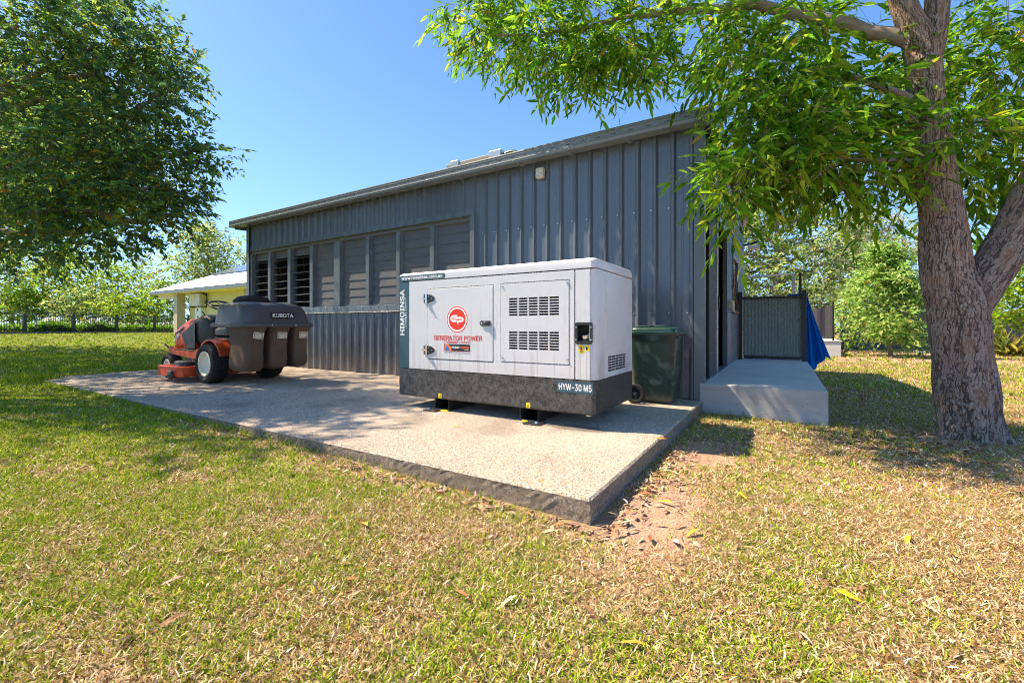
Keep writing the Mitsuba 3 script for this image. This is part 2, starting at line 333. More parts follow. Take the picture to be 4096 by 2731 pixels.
# ------------------------------------------------------------------ the shed
shed = thing('shed', 'dark grey ribbed metal shed with louvre windows beside the patio slab', 'shed')
PITCH = .1905
def rib_profile(a0, a1, ph=0.0):
    """(along, out) points of the ribbed sheet between a0 and a1; ribs stand 29 mm proud at ph + k*PITCH"""
    k0, k1 = math.ceil((a0 + .03 - ph) / PITCH), math.floor((a1 - .03 - ph) / PITCH); o = [(a0, 0)]
    for k in range(k0, k1 + 1):
        c = ph + k * PITCH
        o += [(c - .031, 0), (c - .0115, .028), (c + .006, .034), (c + .0115, .0332), (c + .033, 0)]
        m = c + PITCH / 2
        if m + .03 < a1: o += [(m - .014, 0), (m - .010, .0025), (m + .010, .0025), (m + .014, 0)]
    return np.array([q for i, q in enumerate(o) if i == 0 or q[0] > o[i - 1][0] + 1e-6] + [(a1, 0)])
def sheet(a0, a1, z0, z1, place, ph=0.0):
    pr = rib_profile(a0, a1, ph); n = len(pr)
    zt = z1 if callable(z1) else (lambda a: z1)
    lo = np.array([place(a, o, z0) for a, o in pr]); hi = np.array([place(a, o, zt(a)) for a, o in pr])
    i = np.arange(n - 1); return TM(np.vstack([lo, hi]), np.vstack([np.stack([i, i + 1, n + i + 1], 1), np.stack([i, n + i + 1, n + i], 1)]))
YF, XS = 4.985, -.735            # pan planes of the front and the side wall; ribs stand out to 4.956 and -.706
front = lambda a, o, z: (a, YF - o, z)
side = lambda a, o, z: (XS + o, a, z)
PH = -1.015
def sheets(name, a0, a1, z0, z1, place, ph, per=4):
    k = a0
    while k < a1 - .05:
        e = min(a1, (math.floor((k - ph) / (PITCH * per) + 1e-6) + 1) * PITCH * per + ph - PITCH * .5)
        if e <= k + .05: e += PITCH * per
        e = min(e, a1); part(shed, name, sheet(k, e, z0, z1, place, ph), 'cladding'); k = e
sheets('wall_sheet', -3.72, -.79, .004, 2.93, front, PH)
sheets('wall_sheet', -9.56, -3.72, 2.33, 2.93, front, PH)
sheets('wall_sheet', -9.56, -3.72, .004, 1.06, front, PH)
RIDGE_Y, EAVE_Z, RIDGE_Z, BACK_Y = 7.72, 2.93, 3.13, 10.5
gz = lambda y: EAVE_Z + (RIDGE_Z - EAVE_Z) * (1 - abs(y - RIDGE_Y) / (RIDGE_Y - 4.95)) - .015
sheets('wall_sheet', 4.99, 7.22, 2.20, gz, side, 5.06)
sheets('wall_sheet', 7.22, 8.05, -.1, gz, side, 5.06)
sheets('wall_sheet', 8.05, 9.02, -.1, 1.00, side, 5.06)
sheets('wall_sheet', 8.05, 9.02, 1.98, gz, side, 5.06)
sheets('wall_sheet', 9.02, BACK_Y, -.1, gz, side, 5.06)
part(shed, 'back_wall', sheet(-9.56, -.74, -.1, 2.9, lambda a, o, z: (a, BACK_Y + o, z), PH), 'cladding')
part(shed, 'end_wall', sheet(5.0, BACK_Y, -.1, gz, lambda a, o, z: (-9.56 - o, a, z), 5.06), 'cladding')
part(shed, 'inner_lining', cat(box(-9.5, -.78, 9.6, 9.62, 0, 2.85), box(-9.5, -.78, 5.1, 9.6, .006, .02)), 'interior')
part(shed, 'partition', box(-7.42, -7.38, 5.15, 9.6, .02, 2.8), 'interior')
# roof sheets follow the gable; ribs run up the slope
def roof_sheet(y0, y1, z0, z1):
    pr = rib_profile(-9.75, -.62, PH); n = len(pr)
    lo = np.array([(a, y0, z0 + o) for a, o in pr]); hi = np.array([(a, y1, z1 + o) for a, o in pr]); i = np.arange(n - 1)
    return TM(np.vstack([lo, hi]), np.vstack([np.stack([i, i + 1, n + i + 1], 1), np.stack([i, n + i + 1, n + i], 1)]))
part(shed, 'roof', cat(roof_sheet(4.80, RIDGE_Y, 2.945, 3.145), roof_sheet(10.66, RIDGE_Y, 2.945, 3.145)), 'roof_metal')
part(shed, 'ridge_cap', cat(prism(Polygon([(RIDGE_Y - .15, 3.165), (RIDGE_Y, 3.19), (RIDGE_Y + .15, 3.165), (RIDGE_Y, 3.176)]), 'x', -9.76, -.60)), 'cladding_trim')
barge = Polygon([(4.80, 2.80), (RIDGE_Y, 3.00), (10.66, 2.80), (10.66, 2.985), (RIDGE_Y, 3.195), (4.80, 2.985)])
part(shed, 'barge_board', prism(barge, 'x', -.618, -.598), 'cladding_trim')
part(shed, 'barge_board', prism(barge, 'x', -9.775, -9.755), 'cladding_trim')
# slotted gutter along the front eave
gut = thing('roof_gutter', 'grey slotted metal gutter along the front edge of the shed roof', 'gutter')
prof = Polygon([(4.93, 2.862), (4.765, 2.852), (4.762, 2.872), (4.756, 2.880), (4.758, 2.890), (4.766, 2.895), (4.766, 2.938), (4.759, 2.944), (4.759, 2.952), (4.766, 2.957), (4.767, 2.966), (4.758, 2.973), (4.761, 2.985), (4.773, 2.989), (4.780, 2.980), (4.780, 2.876), (4.915, 2.88), (4.915, 2.94), (4.93, 2.94)])
for a, b in ((-9.93, -7.71), (-7.708, -3.752), (-3.75, -.625)):
    part(gut, 'gutter_length', prism(prof, 'x', a, b), 'gutter_paint')
part(gut, 'end_cap', cat(prism(Polygon([(4.762, 2.856), (4.93, 2.863), (4.93, 2.94), (4.772, 2.984)]), 'x', -9.935, -9.931)), 'cladding_trim')
part(gut, 'end_cap', cat(prism(Polygon([(4.762, 2.856), (4.93, 2.863), (4.93, 2.94), (4.772, 2.984)]), 'x', -.6245, -.6205)), 'cladding_trim')
part(gut, 'overflow_slot', cat(*[box(x, x + .055, 4.7648, 4.7668, 2.914, 2.921) for x in np.arange(-9.8, -.7, .19)]), 'dark_slot', kind='stuff')
part(gut, 'joint_strap', cat(*[box(x, x + .045, 4.80, 4.94, 2.850, 2.8605) for x in (-7.6, -5.7, -3.9, -2.9, -2.2, -1.5)]), 'gutter_paint', kind='stuff')
# corner and opening flashings
part(shed, 'corner_flashing', cat(box(-.80, -.695, 4.948, 4.952, .004, 2.93), box(-.699, -.695, 4.952, 5.02, .19, 2.93), box(-.80, -.797, 4.952, 4.985, .004, 2.93)), 'cladding_trim')
part(shed, 'corner_flashing', cat(box(-9.60, -9.50, 4.948, 4.952, .004, 2.93), box(-9.604, -9.60, 4.948, 5.05, .004, 2.93)), 'cladding_trim')
part(shed, 'window_head_flashing', prism(Polygon([(4.975, 2.42), (4.968, 2.345), (4.915, 2.328), (4.917, 2.322), (4.976, 2.337), (4.981, 2.42)]), 'x', -9.58, -3.70), 'cladding_trim')
part(shed, 'sill_flashing', prism(Polygon([(5.05, 1.135), (4.945, 1.122), (4.938, 1.02), (4.925, 1.012), (4.930, 1.008), (4.945, 1.014), (4.952, 1.116), (5.05, 1.128)]), 'x', -9.58, -3.70), 'cladding_trim')
part(shed, 'sill_screw', cat(*[cat(tube([(x, 4.925, 1.10), (x, 4.946, 1.098)], [.008, .008], 6)) for x in np.arange(-9.4, -3.75, PITCH)]), 'galv', kind='stuff')
part(shed, 'side_flashing', cat(box(-3.735, -3.66, 4.938, 4.942, 1.0, 2.36), box(-3.735, -3.731, 4.942, 5.05, 1.13, 2.33)), 'cladding_trim')
scr = []
for k in range(-14, 2):
    x = PH + k * PITCH - .045
    for z in (2.06, .92): scr.append(tube([(x, YF - .014, z), (x, YF, z)], [.008, .008], 6))
part(shed, 'wall_screw', cat(*scr), 'galv', kind='stuff')
# louvre windows
fr = [(-9.43, -8.84), (-8.75, -8.16), (-8.07, -7.46), (-7.37, -6.76), (-6.60, -5.93), (-5.85, -5.22), (-5.14, -4.51), (-4.43, -3.735)]
edges = [-9.60] + [v for ab in fr for v in ab] + [-3.735]
part(shed, 'window_head', box(-9.58, -3.736, 4.985, 5.085, 2.275, 2.345), 'cladding_trim')
for a, b in zip(edges[0:-1:2], edges[1::2]):
    if b - a > .02: part(shed, 'mullion', cbox(a, b, 4.972, 5.10, 1.13, 2.276, .004), 'cladding_trim')
ZB = np.linspace(1.155, 2.275, 9)
for w, (a, b) in enumerate(fr):
    wn = part(shed, 'louvre_window', cat(box(a, a + .028, 5.02, 5.095, 1.136, 2.274), box(b - .028, b, 5.02, 5.095, 1.136, 2.274), box(a + .028, b - .028, 5.02, 5.095, 1.136, 1.150)), 'cladding_trim',
              label='open louvre window bay' if w < 3 else None)
    tilt = (0.06, 0.10, 0.0)[w] if w < 3 else 0
    for k in range(8):
        if w < 3:
            if k == 7:
                part(wn, 'blade', box(a + .03, b - .03, 5.060, 5.066, ZB[k] - .005, ZB[k + 1]), 'louvre_blade'); continue
            z = ZB[k] + .09; q = np.array([(5.00, z - .012), (5.142, z + .028), (5.141, z + .034), (4.999, z - .006)])
        else:
            y0 = 5.040; q = np.array([(y0 - .008, ZB[k] - .003), (y0 + .004, ZB[k + 1] + .006), (y0 + .010, ZB[k + 1] + .006), (y0 - .002, ZB[k] - .003)])
        part(wn, 'blade', prism(Polygon(q), 'x', a + .030, b - .030), 'louvre_blade')
whole('light_batten', 'white ceiling light tube seen through the third open louvre bay', 'light', cat(box(-8.7, -7.75, 6.9, 6.96, 2.30, 2.345)), 'white_plastic')
# glass sliding door in the side wall
door = part(shed, 'sliding_door', cat(box(-.760, -.700, 4.995, 7.23, 2.14, 2.21), box(-.760, -.700, 5.021, 5.06, .19, 2.14), box(-.760, -.700, 7.17, 7.23, .19, 2.14), box(-.78, -.695, 5.02, 7.23, .184, .20)), 'cladding_trim')
part(door, 'glass_pane', box(-.752, -.746, 5.06, 5.36, .20, 2.14), 'dark_glass')
part(door, 'stile', cbox(-.750, -.702, 5.36, 5.42, .20, 2.14, .004), 'black_metal')
part(door, 'screen_panel', box(-.735, -.731, 5.42, 6.16, .30, 2.14), 'fly_screen')
part(door, 'rail', cbox(-.745, -.722, 5.42, 6.16, .20, .30, .004), 'black_metal')
part(door, 'stile', cbox(-.750, -.710, 6.16, 6.22, .20, 2.14, .004), 'galv')
part(door, 'handle', cbox(-.712, -.690, 6.17, 6.205, 1.0, 1.16, .004), 'black_plastic')
win = part(shed, 'side_window', cat(box(-.745, -.695, 8.05, 8.12, 1.0, 1.98), box(-.745, -.695, 8.95, 9.02, 1.0, 1.98), box(-.745, -.695, 8.12, 8.95, 1.91, 1.98), box(-.745, -.695, 8.12, 8.95, 1.0, 1.06)), 'cladding_trim')
part(win, 'pane', box(-.73, -.724, 8.12, 8.95, 1.06, 1.91), 'dark_glass')
# things on the shed
sb = thing('wall_sensor', 'small white square box high on the front wall of the shed', 'sensor box')
part(sb, 'case', cbox(-2.67, -2.555, 4.895, 4.956, 2.645, 2.775, .012), 'beige_plastic'); part(sb, 'mark', cat(prism(Polygon([(-2.655, 2.70), (-2.58, 2.745), (-2.575, 2.735), (-2.64, 2.698), (-2.575, 2.668), (-2.58, 2.66)]), 'y', 4.8935, 4.8955)), 'white_plastic')
out = thing('power_outlet', 'cream outdoor power outlet on the shed wall beside the open doorway', 'power outlet')
part(out, 'case', cbox(-.712, -.63, 7.36, 7.50, 1.03, 1.17, .015), 'beige_plastic'); part(out, 'plug', tube([(-.66, 7.47, 1.04), (-.64, 7.54, 1.0)], [.022, .016], 10), 'beige_plastic')
pth = smoothpath([(-.68, 7.86, 2.6), (-.68, 7.84, 1.9), (-.675, 7.95, 1.4), (-.66, 8.45, 1.08), (-.65, 8.6, 1.0), (-.65, 8.2, 1.0), (-.645, 7.56, .995)], 40)
whole('extension_lead', 'orange brown cable hanging down the shed wall to the cream power outlet', 'cable', tube(pth, .009, 6), 'copper_cable', True)
ru = thing('rooftop_unit', 'beige box with strap brackets lying on the shed roof', 'rooftop unit')
part(ru, 'case', cat(cbox(-4.70, -3.62, 5.55, 5.95, 3.14, 3.33, .02)), 'weathered_case'); part(ru, 'top_rail', cbox(-4.66, -3.66, 5.53, 5.62, 3.335, 3.40, .01), 'weathered_case')
part(ru, 'end_block', cbox(-3.82, -3.60, 5.52, 5.66, 3.30, 3.44, .01), 'galv'); part(ru, 'strap', cbox(-4.56, -4.40, 5.515, 5.67, 3.32, 3.43, .006), 'galv')
part(ru, 'foot', cat(cbox(-4.5, -4.42, 5.6, 5.9, 3.02, 3.141, .004), cbox(-3.9, -3.82, 5.6, 5.9, 3.02, 3.141, .004)), 'black_plastic')
part(ru, 'pipe', tube(smoothpath([(-3.60, 5.6, 3.36), (-3.48, 5.6, 3.38), (-3.30, 5.6, 3.30), (-3.24, 5.6, 3.05)], 14), .035, 8), 'bin_lid', True)
fl = thing('flood_light', 'small dark floodlight on the far top corner of the shed side wall', 'light')
part(fl, 'arm', tube([(-.70, 10.3, 2.45), (-.45, 10.3, 2.5)], .02, 6), 'black_metal'); part(fl, 'head', cbox(-.62, -.36, 10.2, 10.4, 2.36, 2.43, .02), 'white_plastic')
# ------------------------------------------------------------------ porch screen, tarp, outdoor shower frame
sc = thing('porch_screen', 'grey green corrugated metal screen with black posts at the far end of the porch', 'screen')
n = 1 + 8 * 40; a = np.linspace(-.615, .262, n); ph = np.linspace(0, 40 * 2 * np.pi, n)
v = np.stack([a, 8.93 + .008 * np.cos(ph), a * 0], 1); lo, hi = v + [0, 0, .262], v + [0, 0, 1.262]; i = np.arange(n - 1)
part(sc, 'corrugated_sheet', TM(np.vstack([lo, hi]), np.vstack([np.stack([i, i + 1, n + i + 1], 1), np.stack([i, n + i + 1, n + i], 1)])), 'screen_sheet', True)
part(sc, 'post', cbox(-.690, -.625, 8.89, 8.955, .184, 1.395, .004), 'black_metal'); part(sc, 'post', cbox(.268, .333, 8.89, 8.955, .10, 1.395, .004), 'black_metal')
part(sc, 'rail', cbox(-.625, .268, 8.90, 8.95, 1.262, 1.302, .004), 'black_metal'); part(sc, 'rail', cbox(-.60, .25, 8.90, 8.95, .205, .262, .004), 'black_metal')
part(sc, 'rivet', cat(*[tube([(x, 8.915, z), (x, 8.925, z)], [.005, .005], 6) for x in np.linspace(-.56, .24, 8) for z in (1.16, .36)]), 'black_metal', kind='stuff')
# tarp: pleated cloth falling from the post top to the grass
def tarp():
    rows, cols = 26, 60; V = []
    for r in range(rows):
        t = r / (rows - 1)
        for c in range(cols):
            s = c / (cols - 1)
            w0, w1 = .335, .35 + .33 * t ** 1.15
            x = w0 + (w1 - w0) * s + .012 * t * math.sin(s * 21)
            y = 8.985 + .06 * math.sin(s * 15 + 1.2 * t) * (.25 + t) + .10 * s * t
            z = 1.335 - .02 * s - t * (1.20 + .10 * math.sin(s * 5.5 + .4) - .05 * (s > .82))
            V.append((x, y, z))
    V = np.array(V); i, j = np.meshgrid(np.arange(rows - 1), np.arange(cols - 1), indexing='ij')
    q = np.stack([i * cols + j, i * cols + j + 1, (i + 1) * cols + j + 1, (i + 1) * cols + j], -1).reshape(-1, 4)
    return TM(V, np.vstack([q[:, [0, 1, 2]], q[:, [0, 2, 3]]]))
tp = whole('blue_tarp', 'bright blue tarp hanging in folds from the end of the porch screen', 'tarp', cat(tarp(), cbox(.06, .30, 8.96, 9.10, 1.303, 1.330, .012), cbox(.28, .36, 8.958, 9.06, 1.31, 1.342, .01)), 'tarp_blue', 40)
whole('steel_post', 'shorter grey steel post standing behind the porch screen', 'post', cbox(.14, .20, 10.0, 10.06, -.2, 1.79, .004), 'galv', group='steel posts behind the porch screen')
whole('steel_post', 'taller black steel post standing behind the porch screen', 'post', cbox(.255, .305, 10.15, 10.20, -.2, 1.835, .004), 'black_metal', group='steel posts behind the porch screen')
whole('hanging_rail', 'thin white rail running from the shed wall to the steel posts', 'rail', cat(tube([(-.72, 9.9, 1.745), (.15, 10.03, 1.785)], .018, 8)), 'white_plastic', True)
gl = thing('gooseneck_lamp', 'curved gooseneck lamp rising behind the porch screen by the shed corner', 'lamp')
part(gl, 'stem', tube(smoothpath([(-.60, 9.6, .2), (-.605, 9.6, 1.2), (-.62, 9.6, 1.55), (-.60, 9.6, 1.72), (-.54, 9.6, 1.80)], 20), .008, 6), 'galv', True)
part(gl, 'head', rings([ring_x(x, 9.6 - w, 9.6 + w, z - h, z + h, 2, 14) for x, w, h, z in ((-.56, .012, .008, 1.795), (-.52, .035, .016, 1.81), (-.46, .045, .02, 1.815), (-.43, .03, .012, 1.805))]), 'black_metal', True)
# ------------------------------------------------------------------ generator
GX, GY, GL, GW = -3.225, 3.094, 2.045, .956
gen = thing('generator', 'light grey enclosed diesel generator on a black base in the middle of the patio slab', 'generator')
def gbox(x0, x1, y0, y1, z0, z1, c=.01): return cbox(GX + x0, GX + x1, GY + y0, GY + y1, z0, z1, c)
def gfront(s, y, z): return np.array([GX + s, GY + y, z])
def vrr(x0, x1, y0, y1, r): return rrect(x0, x1, y0, y1, r, 5)
def rings_rr(levels, r):
    """rounded-rectangle loft: (z, inset)"""
    out = []
    for z, d, rad in levels:
        q = rrect(GX + d, GX + GL - d, GY + d, GY + GW - d, rad, 6); c = np.array(q.exterior.coords)[:-1]; out.append(np.c_[c, np.full(len(c), z)])
    return rings(out)
part(gen, 'base_tank', rings_rr([(.11, .012, .03), (.122, .002, .035), (.366, .0, .035), (.368, .004, .035)], 0), 'gen_base', 35)
part(gen, 'lower_gap', rings_rr([(.366, .012, .03), (.374, .012, .03)], 0), 'seam_black')
part(gen, 'roof_canopy', rings_rr([(1.212, .004, .042), (1.214, 0, .045), (1.262, 0, .045), (1.276, .005, .045), (1.286, .014, .05), (1.291, .03, .05)], 0), 'gen_paint', 35)
part(gen, 'upper_gap', rings_rr([(1.203, .008, .04), (1.214, .008, .04)], 0), 'seam_black')
# enclosure: front skin with openings, other sides plain
enc = rrect(GX, GX + GL, GY + .010, GY + GW, .042, 6).difference(sbox(GX + .06, GY - .1, GX + 1.99, GY + .10))
part(gen, 'enclosure', prism(enc, 'z', .372, 1.205), 'gen_paint', 35)
def front_plate(s0, s1, z0, z1, y0, y1, holes=()):
    q = sbox(GX + s0, z0, GX + s1, z1)
    for h in holes: q = q.difference(h)
    return prism(q, 'y', GY + y0, GY + y1)
def hole(s0, s1, z0, z1, r=.008): return rrect(GX + s0, GX + s1, z0, z1, r, 3)
fr_open = [hole(.388, 1.137, .470, 1.128, .004), hole(1.206, 1.836, .478, 1.136, .004)]
part(gen, 'front_panel', front_plate(.155, 1.873, .374, 1.203, 0, .014, fr_open), 'gen_paint')
part(gen, 'backing', cat(front_plate(.06, 1.99, .374, 1.203, .05, .06)), 'seam_black')
part(gen, 'side_strip', front_plate(.022, .151, .374, 1.203, .0005, .014), 'decal_slate')
# fuel filler end panel with a recess
ff = hole(1.897, 2.010, .655, .800, .014)
part(gen, 'corner_panel', cat(front_plate(1.883, 1.999, .374, 1.203, 0, .014, [ff])), 'gen_paint')
dr_ = part(gen, 'access_door', cbox(GX + .394, GX + 1.131, GY - .004, GY + .018, .476, 1.122, .004), 'gen_paint')
sl = []
for zt in (1.008, .733):
    for r in range(7):
        for k in range(5):
            s = 1.291 + k * .0935; z = zt - r * .0218; sl.append(hole(s, s + .083, z - .0145, z, .003))
vp = part(gen, 'vent_panel', prism(sbox(GX + 1.212, .484, GX + 1.830, 1.130).difference(unary_union(sl)), 'y', GY - .003, GY + .006), 'gen_paint')
for s, z in ((1.226, 1.110), (1.815, 1.112), (1.226, .520), (1.815, .523)):
    part(vp, 'bolt', cat(lathe([(.0001, -.011), (.006, -.010), (.009, -.004), (.009, 0), (.0001, 0)], gfront(s, -.003, z), (0, 1, 0), 12)), 'chrome', 40)
for z in (1.034, .556):
    hg = part(gen, 'hinge', cat(prism(rrect(GX + .352, GX + .386, z - .042, z + .042, .006, 3), 'y', GY - .010, GY + .0), prism(Polygon([(GX + .392, z - .036), (GX + .440, z - .030), (GX + .476, z - .010), (GX + .480, z), (GX + .476, z + .010), (GX + .440, z + .030), (GX + .392, z + .036)]).buffer(.004), 'y', GY - .012, GY - .004)), 'black_metal')
    part(hg, 'knuckle', cat(tube([gfront(.389, -.016, z - .046), gfront(.389, -.016, z + .046)], .010, 12), tube([gfront(.389, -.014, z), gfront(.372, -.045, z)], .010, 10)), 'chrome', 40)
    part(hg, 'bolt', cat(*[lathe([(.0001, -.005), (.005, -.003), (.006, 0), (.0001, 0)], gfront(s, yy, z + dz), (0, 1, 0), 10) for s, yy, dz in ((.368, -.010, .028), (.368, -.010, -.028), (.412, -.012, .020), (.412, -.012, -.018), (.452, -.012, 0))]), 'chrome', 40)
la = part(gen, 'latch', prism(Polygon(np.array(rrect(GX + 1.030, GX + 1.108, .778, .824, .003, 3).union(Point(GX + 1.026, .801).buffer(.023)).exterior.coords)), 'y', GY - .017, GY - .004), 'latch_grey')
part(la, 'knob', lathe([(.0001, -.014), (.010, -.014), (.018, -.008), (.021, 0), (.0001, 0)], gfront(1.062, -.017, .802), (0, 1, 0), 20), 'latch_grey', 40)
part(la, 'key_slot', cat(lathe([(.0001, -.002), (.007, -.002), (.007, 0), (.0001, 0)], gfront(1.024, -.017, .802), (0, 1, 0), 12)), 'chrome')
part(la, 'trigger', cat(cbox(GX + 1.082, GX + 1.094, GY - .024, GY - .016, .790, .812, .002), box(GX + 1.095, GX + 1.102, GY - .0175, GY - .0165, .790, .814)), 'black_plastic')
# fuel filler
fil = part(gen, 'fuel_filler', prism(rrect(GX + 1.885, GX + 2.022, .640, .805, .016, 5).difference(rrect(GX + 1.904, GX + 2.003, .662, .786, .008, 4)), 'y', GY - .010, GY + .002), 'black_plastic')
part(fil, 'recess', cat(box(GX + 1.900, GX + 2.007, GY + .085, GY + .090, .658, .790), box(GX + 1.900, GX + 1.904, GY, GY + .085, .658, .790), box(GX + 2.003, GX + 2.007, GY, GY + .085, .658, .790), box(GX + 1.9, GX + 2.007, GY, GY + .085, .786, .790), prism(Polygon([(GY, .658), (GY + .085, .690), (GY + .085, .694), (GY, .664)]), 'x', GX + 1.904, GX + 2.003)), 'black_plastic')
part(fil, 'cap', lathe([(.0001, -.030), (.026, -.030), (.033, -.022), (.034, 0), (.030, .02), (.0001, .02)], gfront(1.957, .035, .695), np.array([.05, .62, -.78]) / np.linalg.norm([.05, .62, -.78]), 24, wob=lambda i, j: .0012 * (i % 2)), 'chrome', 40)
part(fil, 'bolt', cat(*[lathe([(.0001, -.006), (.005, -.004), (.007, 0), (.0001, 0)], gfront(s, -.010, z), (0, 1, 0), 10) for s in (1.894, 2.013) for z in (.675, .768)]), 'chrome', 40)
# decals
DY = -.0052; RIGHT, UP = (1, 0, 0), (0, 0, 1)
def plate(s0, s1, z0, z1, y, r=.004): return prism(rrect(GX + s0, GX + s1, z0, z1, r, 5), 'y', GY + y - .0006, GY + y)
def gtext(t, h, s, z, w, y, bold=False, slant=0.0): return text(t, h, gfront(s, y, z), RIGHT, UP, w, .0005, bold, slant)
part(gen, 'web_sign', prism(Polygon([(GX + .020, 1.214), (GX + .585, 1.214)] + [(GX + .583 + .024 * math.sin(t), 1.238 - .024 * math.cos(t)) for t in np.linspace(0, math.pi, 9)] + [(GX + .020, 1.262)]), 'y', GY - .0012, GY - .0006), 'decal_slate')
part(gen, 'web_text', gtext('www.himoinsa.com.au', .030, .056, 1.226, .515, -.0013, True), 'decal_white')
part(gen, 'name_text', text('HIMOINSA', .055, gfront(.090, -.0002, .69), (0, 0, 1), (-1, 0, 0), .44, .0006, True), 'decal_white')
part(gen, 'company_text', cat(text('A', .013, gfront(.118, -.0002, .768), (0, 0, 1), (-1, 0, 0), .012, .0006, False, .2), text('YANMAR', .013, gfront(.118, -.0002, .792), (0, 0, 1), (-1, 0, 0), .118, .0006, True, .2), text('COMPANY', .013, gfront(.118, -.0002, .922), (0, 0, 1), (-1, 0, 0), .126, .0006, False, .2)), 'decal_white')
# round emblem
cx_, cz_, R_ = .747, .838, .118
def emb(poly, y): return prism(affinity.translate(affinity.scale(poly, R_, R_, origin=(0, 0)), GX + cx_, cz_), 'y', GY + y - .0005, GY + y)
disc = Point(0, 0).buffer(1, quad_segs=24)
lg = part(dr_, 'emblem', emb(disc.buffer(.035), DY + .0008), 'decal_white')
part(gen, 'emblem_red', emb(unary_union([disc.difference(Point(0, 0).buffer(.925, quad_segs=24)), Point(0, 0).buffer(.80, quad_segs=24)]), DY), 'decal_red')
Gp = LineString([(.03, .235), (-.34, .235), (-.45, .215), (-.53, .15), (-.56, .055), (-.53, -.04), (-.45, -.105), (-.34, -.125), (-.12, -.125), (-.12, -.03)]).buffer(.085, cap_style=2, join_style=1)
Pp = LineString([(-.34, .105), (.36, .105), (.47, .085), (.545, .03), (.56, -.03), (.545, -.075), (.47, -.125), (.36, -.145), (.07, -.145), (.07, -.34)]).buffer(.075, cap_style=2, join_style=1)
Pp = Pp.difference(Polygon([(-.45, .2), (-.28, .2), (-.40, .02), (-.45, .02)]))
part(gen, 'emblem_letters', emb(unary_union([Gp.difference(Pp.buffer(.028)), Pp]), DY - .0008), 'decal_white')
part(gen, 'maker_text', gtext('GENERATOR POWER', .040, .472, .651, .548, DY, True), 'decal_red_dark')
part(gen, 'maker_subtext', cat(gtext('A', .020, .592, .624, .016, DY, False, .2), gtext('YANMAR', .020, .618, .624, .138, DY, True, .2), gtext('COMPANY', .020, .772, .6235, .120, DY, False, .2)), 'decal_red_dark')
st = part(gen, 'dealer_sticker', plate(.594, .891, .553, .615, DY), 'decal_navy')
part(gen, 'sticker_foot', plate(.594, .891, .536, .5525, DY), 'decal_grey')
part(gen, 'sticker_line', plate(.594, .891, .5515, .5535, DY - .0007, .0005), 'decal_orange')
flame = Polygon([(.596, .555), (.596, .598), (.610, .613), (.632, .614), (.660, .606), (.680, .588), (.684, .570), (.682, .555)])
drop = Polygon([(.630, .605), (.646, .585), (.655, .570), (.653, .556), (.608, .556), (.606, .570), (.615, .586)])
part(gen, 'sticker_flame', prism(affinity.translate(flame, GX, 0), 'y', GY + DY - .0014, GY + DY - .0008), 'decal_orange')
part(gen, 'sticker_drop', prism(affinity.translate(drop, GX, 0), 'y', GY + DY - .0021, GY + DY - .0015), 'decal_blue')
part(gen, 'sticker_text', cat(gtext('PUMP', .019, .688, .578, .082, DY - .0008, True), gtext('CENTRE', .0075, .828, .564, .052, DY - .0008, True)), 'decal_white')
part(gen, 'sticker_text_orange', gtext('POWER', .019, .773, .578, .107, DY - .0008, True), 'decal_orange')
part(gen, 'address_text', gtext('8 WHITTAKER STREET  ALICE SPRINGS  08 8952 5022', .0065, .602, .541, .28, DY - .0007), 'decal_navy')
for s0, s1, z0, z1, r in ((1.910, 1.957, .571, .632, 1), (1.963, 1.995, .588, .632, 0)):
    k = part(gen, 'fuel_sticker', plate(s0, s1, z0, z1, -.0006), 'decal_yellow'); m = (s0 + s1) / 2
    part(k, 'symbol', cat(plate(m - .009, m + .003, z1 - .034, z1 - .012, -.0013, .001), plate(m + .005, m + .008, z1 - .034, z1 - .018, -.0013, .001)), 'decal_navy')
    if r:
        part(k, 'ring', prism(Point(GX + m, z1 - .022).buffer(.0175).difference(Point(GX + m, z1 - .022).buffer(.0148)), 'y', GY - .0020, GY - .0013), 'decal_red')
        part(k, 'print', cat(*[plate(s0 + .006, s1 - .006, z, z + .003, -.0013, .0008) for z in (.577, .583, .589)]), 'decal_navy')
md = part(gen, 'model_plate', plate(1.730, 2.026, .270, .357, -.0006, .001), 'decal_slate')
part(gen, 'model_text', gtext('HYW-30 M5', .048, 1.746, .288, .268, -.0013, True), 'decal_white')
for s in (.543, 1.473):
    k = part(gen, 'lift_sticker', plate(s - .019, s + .019, .118, .160, -.0006, .002), 'decal_yellow')
    part(k, 'symbol', cat(plate(s + .004, s + .008, .125, .150, -.0013, .0005), plate(s - .010, s + .008, .124, .128, -.0013, .0005), plate(s - .010, s - .006, .128, .137, -.0013, .0005)), 'label_print')
# skid feet
for s in (.462, 1.387):
    W_ = .162
    ft = part(gen, 'skid_foot', cat(gbox(s - .035, s, .02, .92, .104, .110, .002), gbox(s, s + .006, .02, .92, .010, .104, .002), gbox(s + .006, s + W_, .02, .92, .010, .016, .002), gbox(s + W_, s + W_ + .006, .02, .92, .010, .104, .002), gbox(s + W_, s + W_ + .04, .02, .92, .104, .110, .002)), 'black_metal')
    e = s - .06 if s < 1 else s + .075
    part(ft, 'pad', gbox(e, e + .15, -.075, .05, .001, .011, .003), 'black_metal')
    part(ft, 'bolt', cat(lathe([(.0001, -.014), (.009, -.012), (.012, 0), (.0001, 0)], gfront(e + (.03 if s < 1 else .10), -.03, .011), (0, 0, -1), 8)), 'chrome')
    part(ft, 'shim', gbox(s + .02, s + W_, -.005, .05, .001, .009, .002), 'decal_yellow')
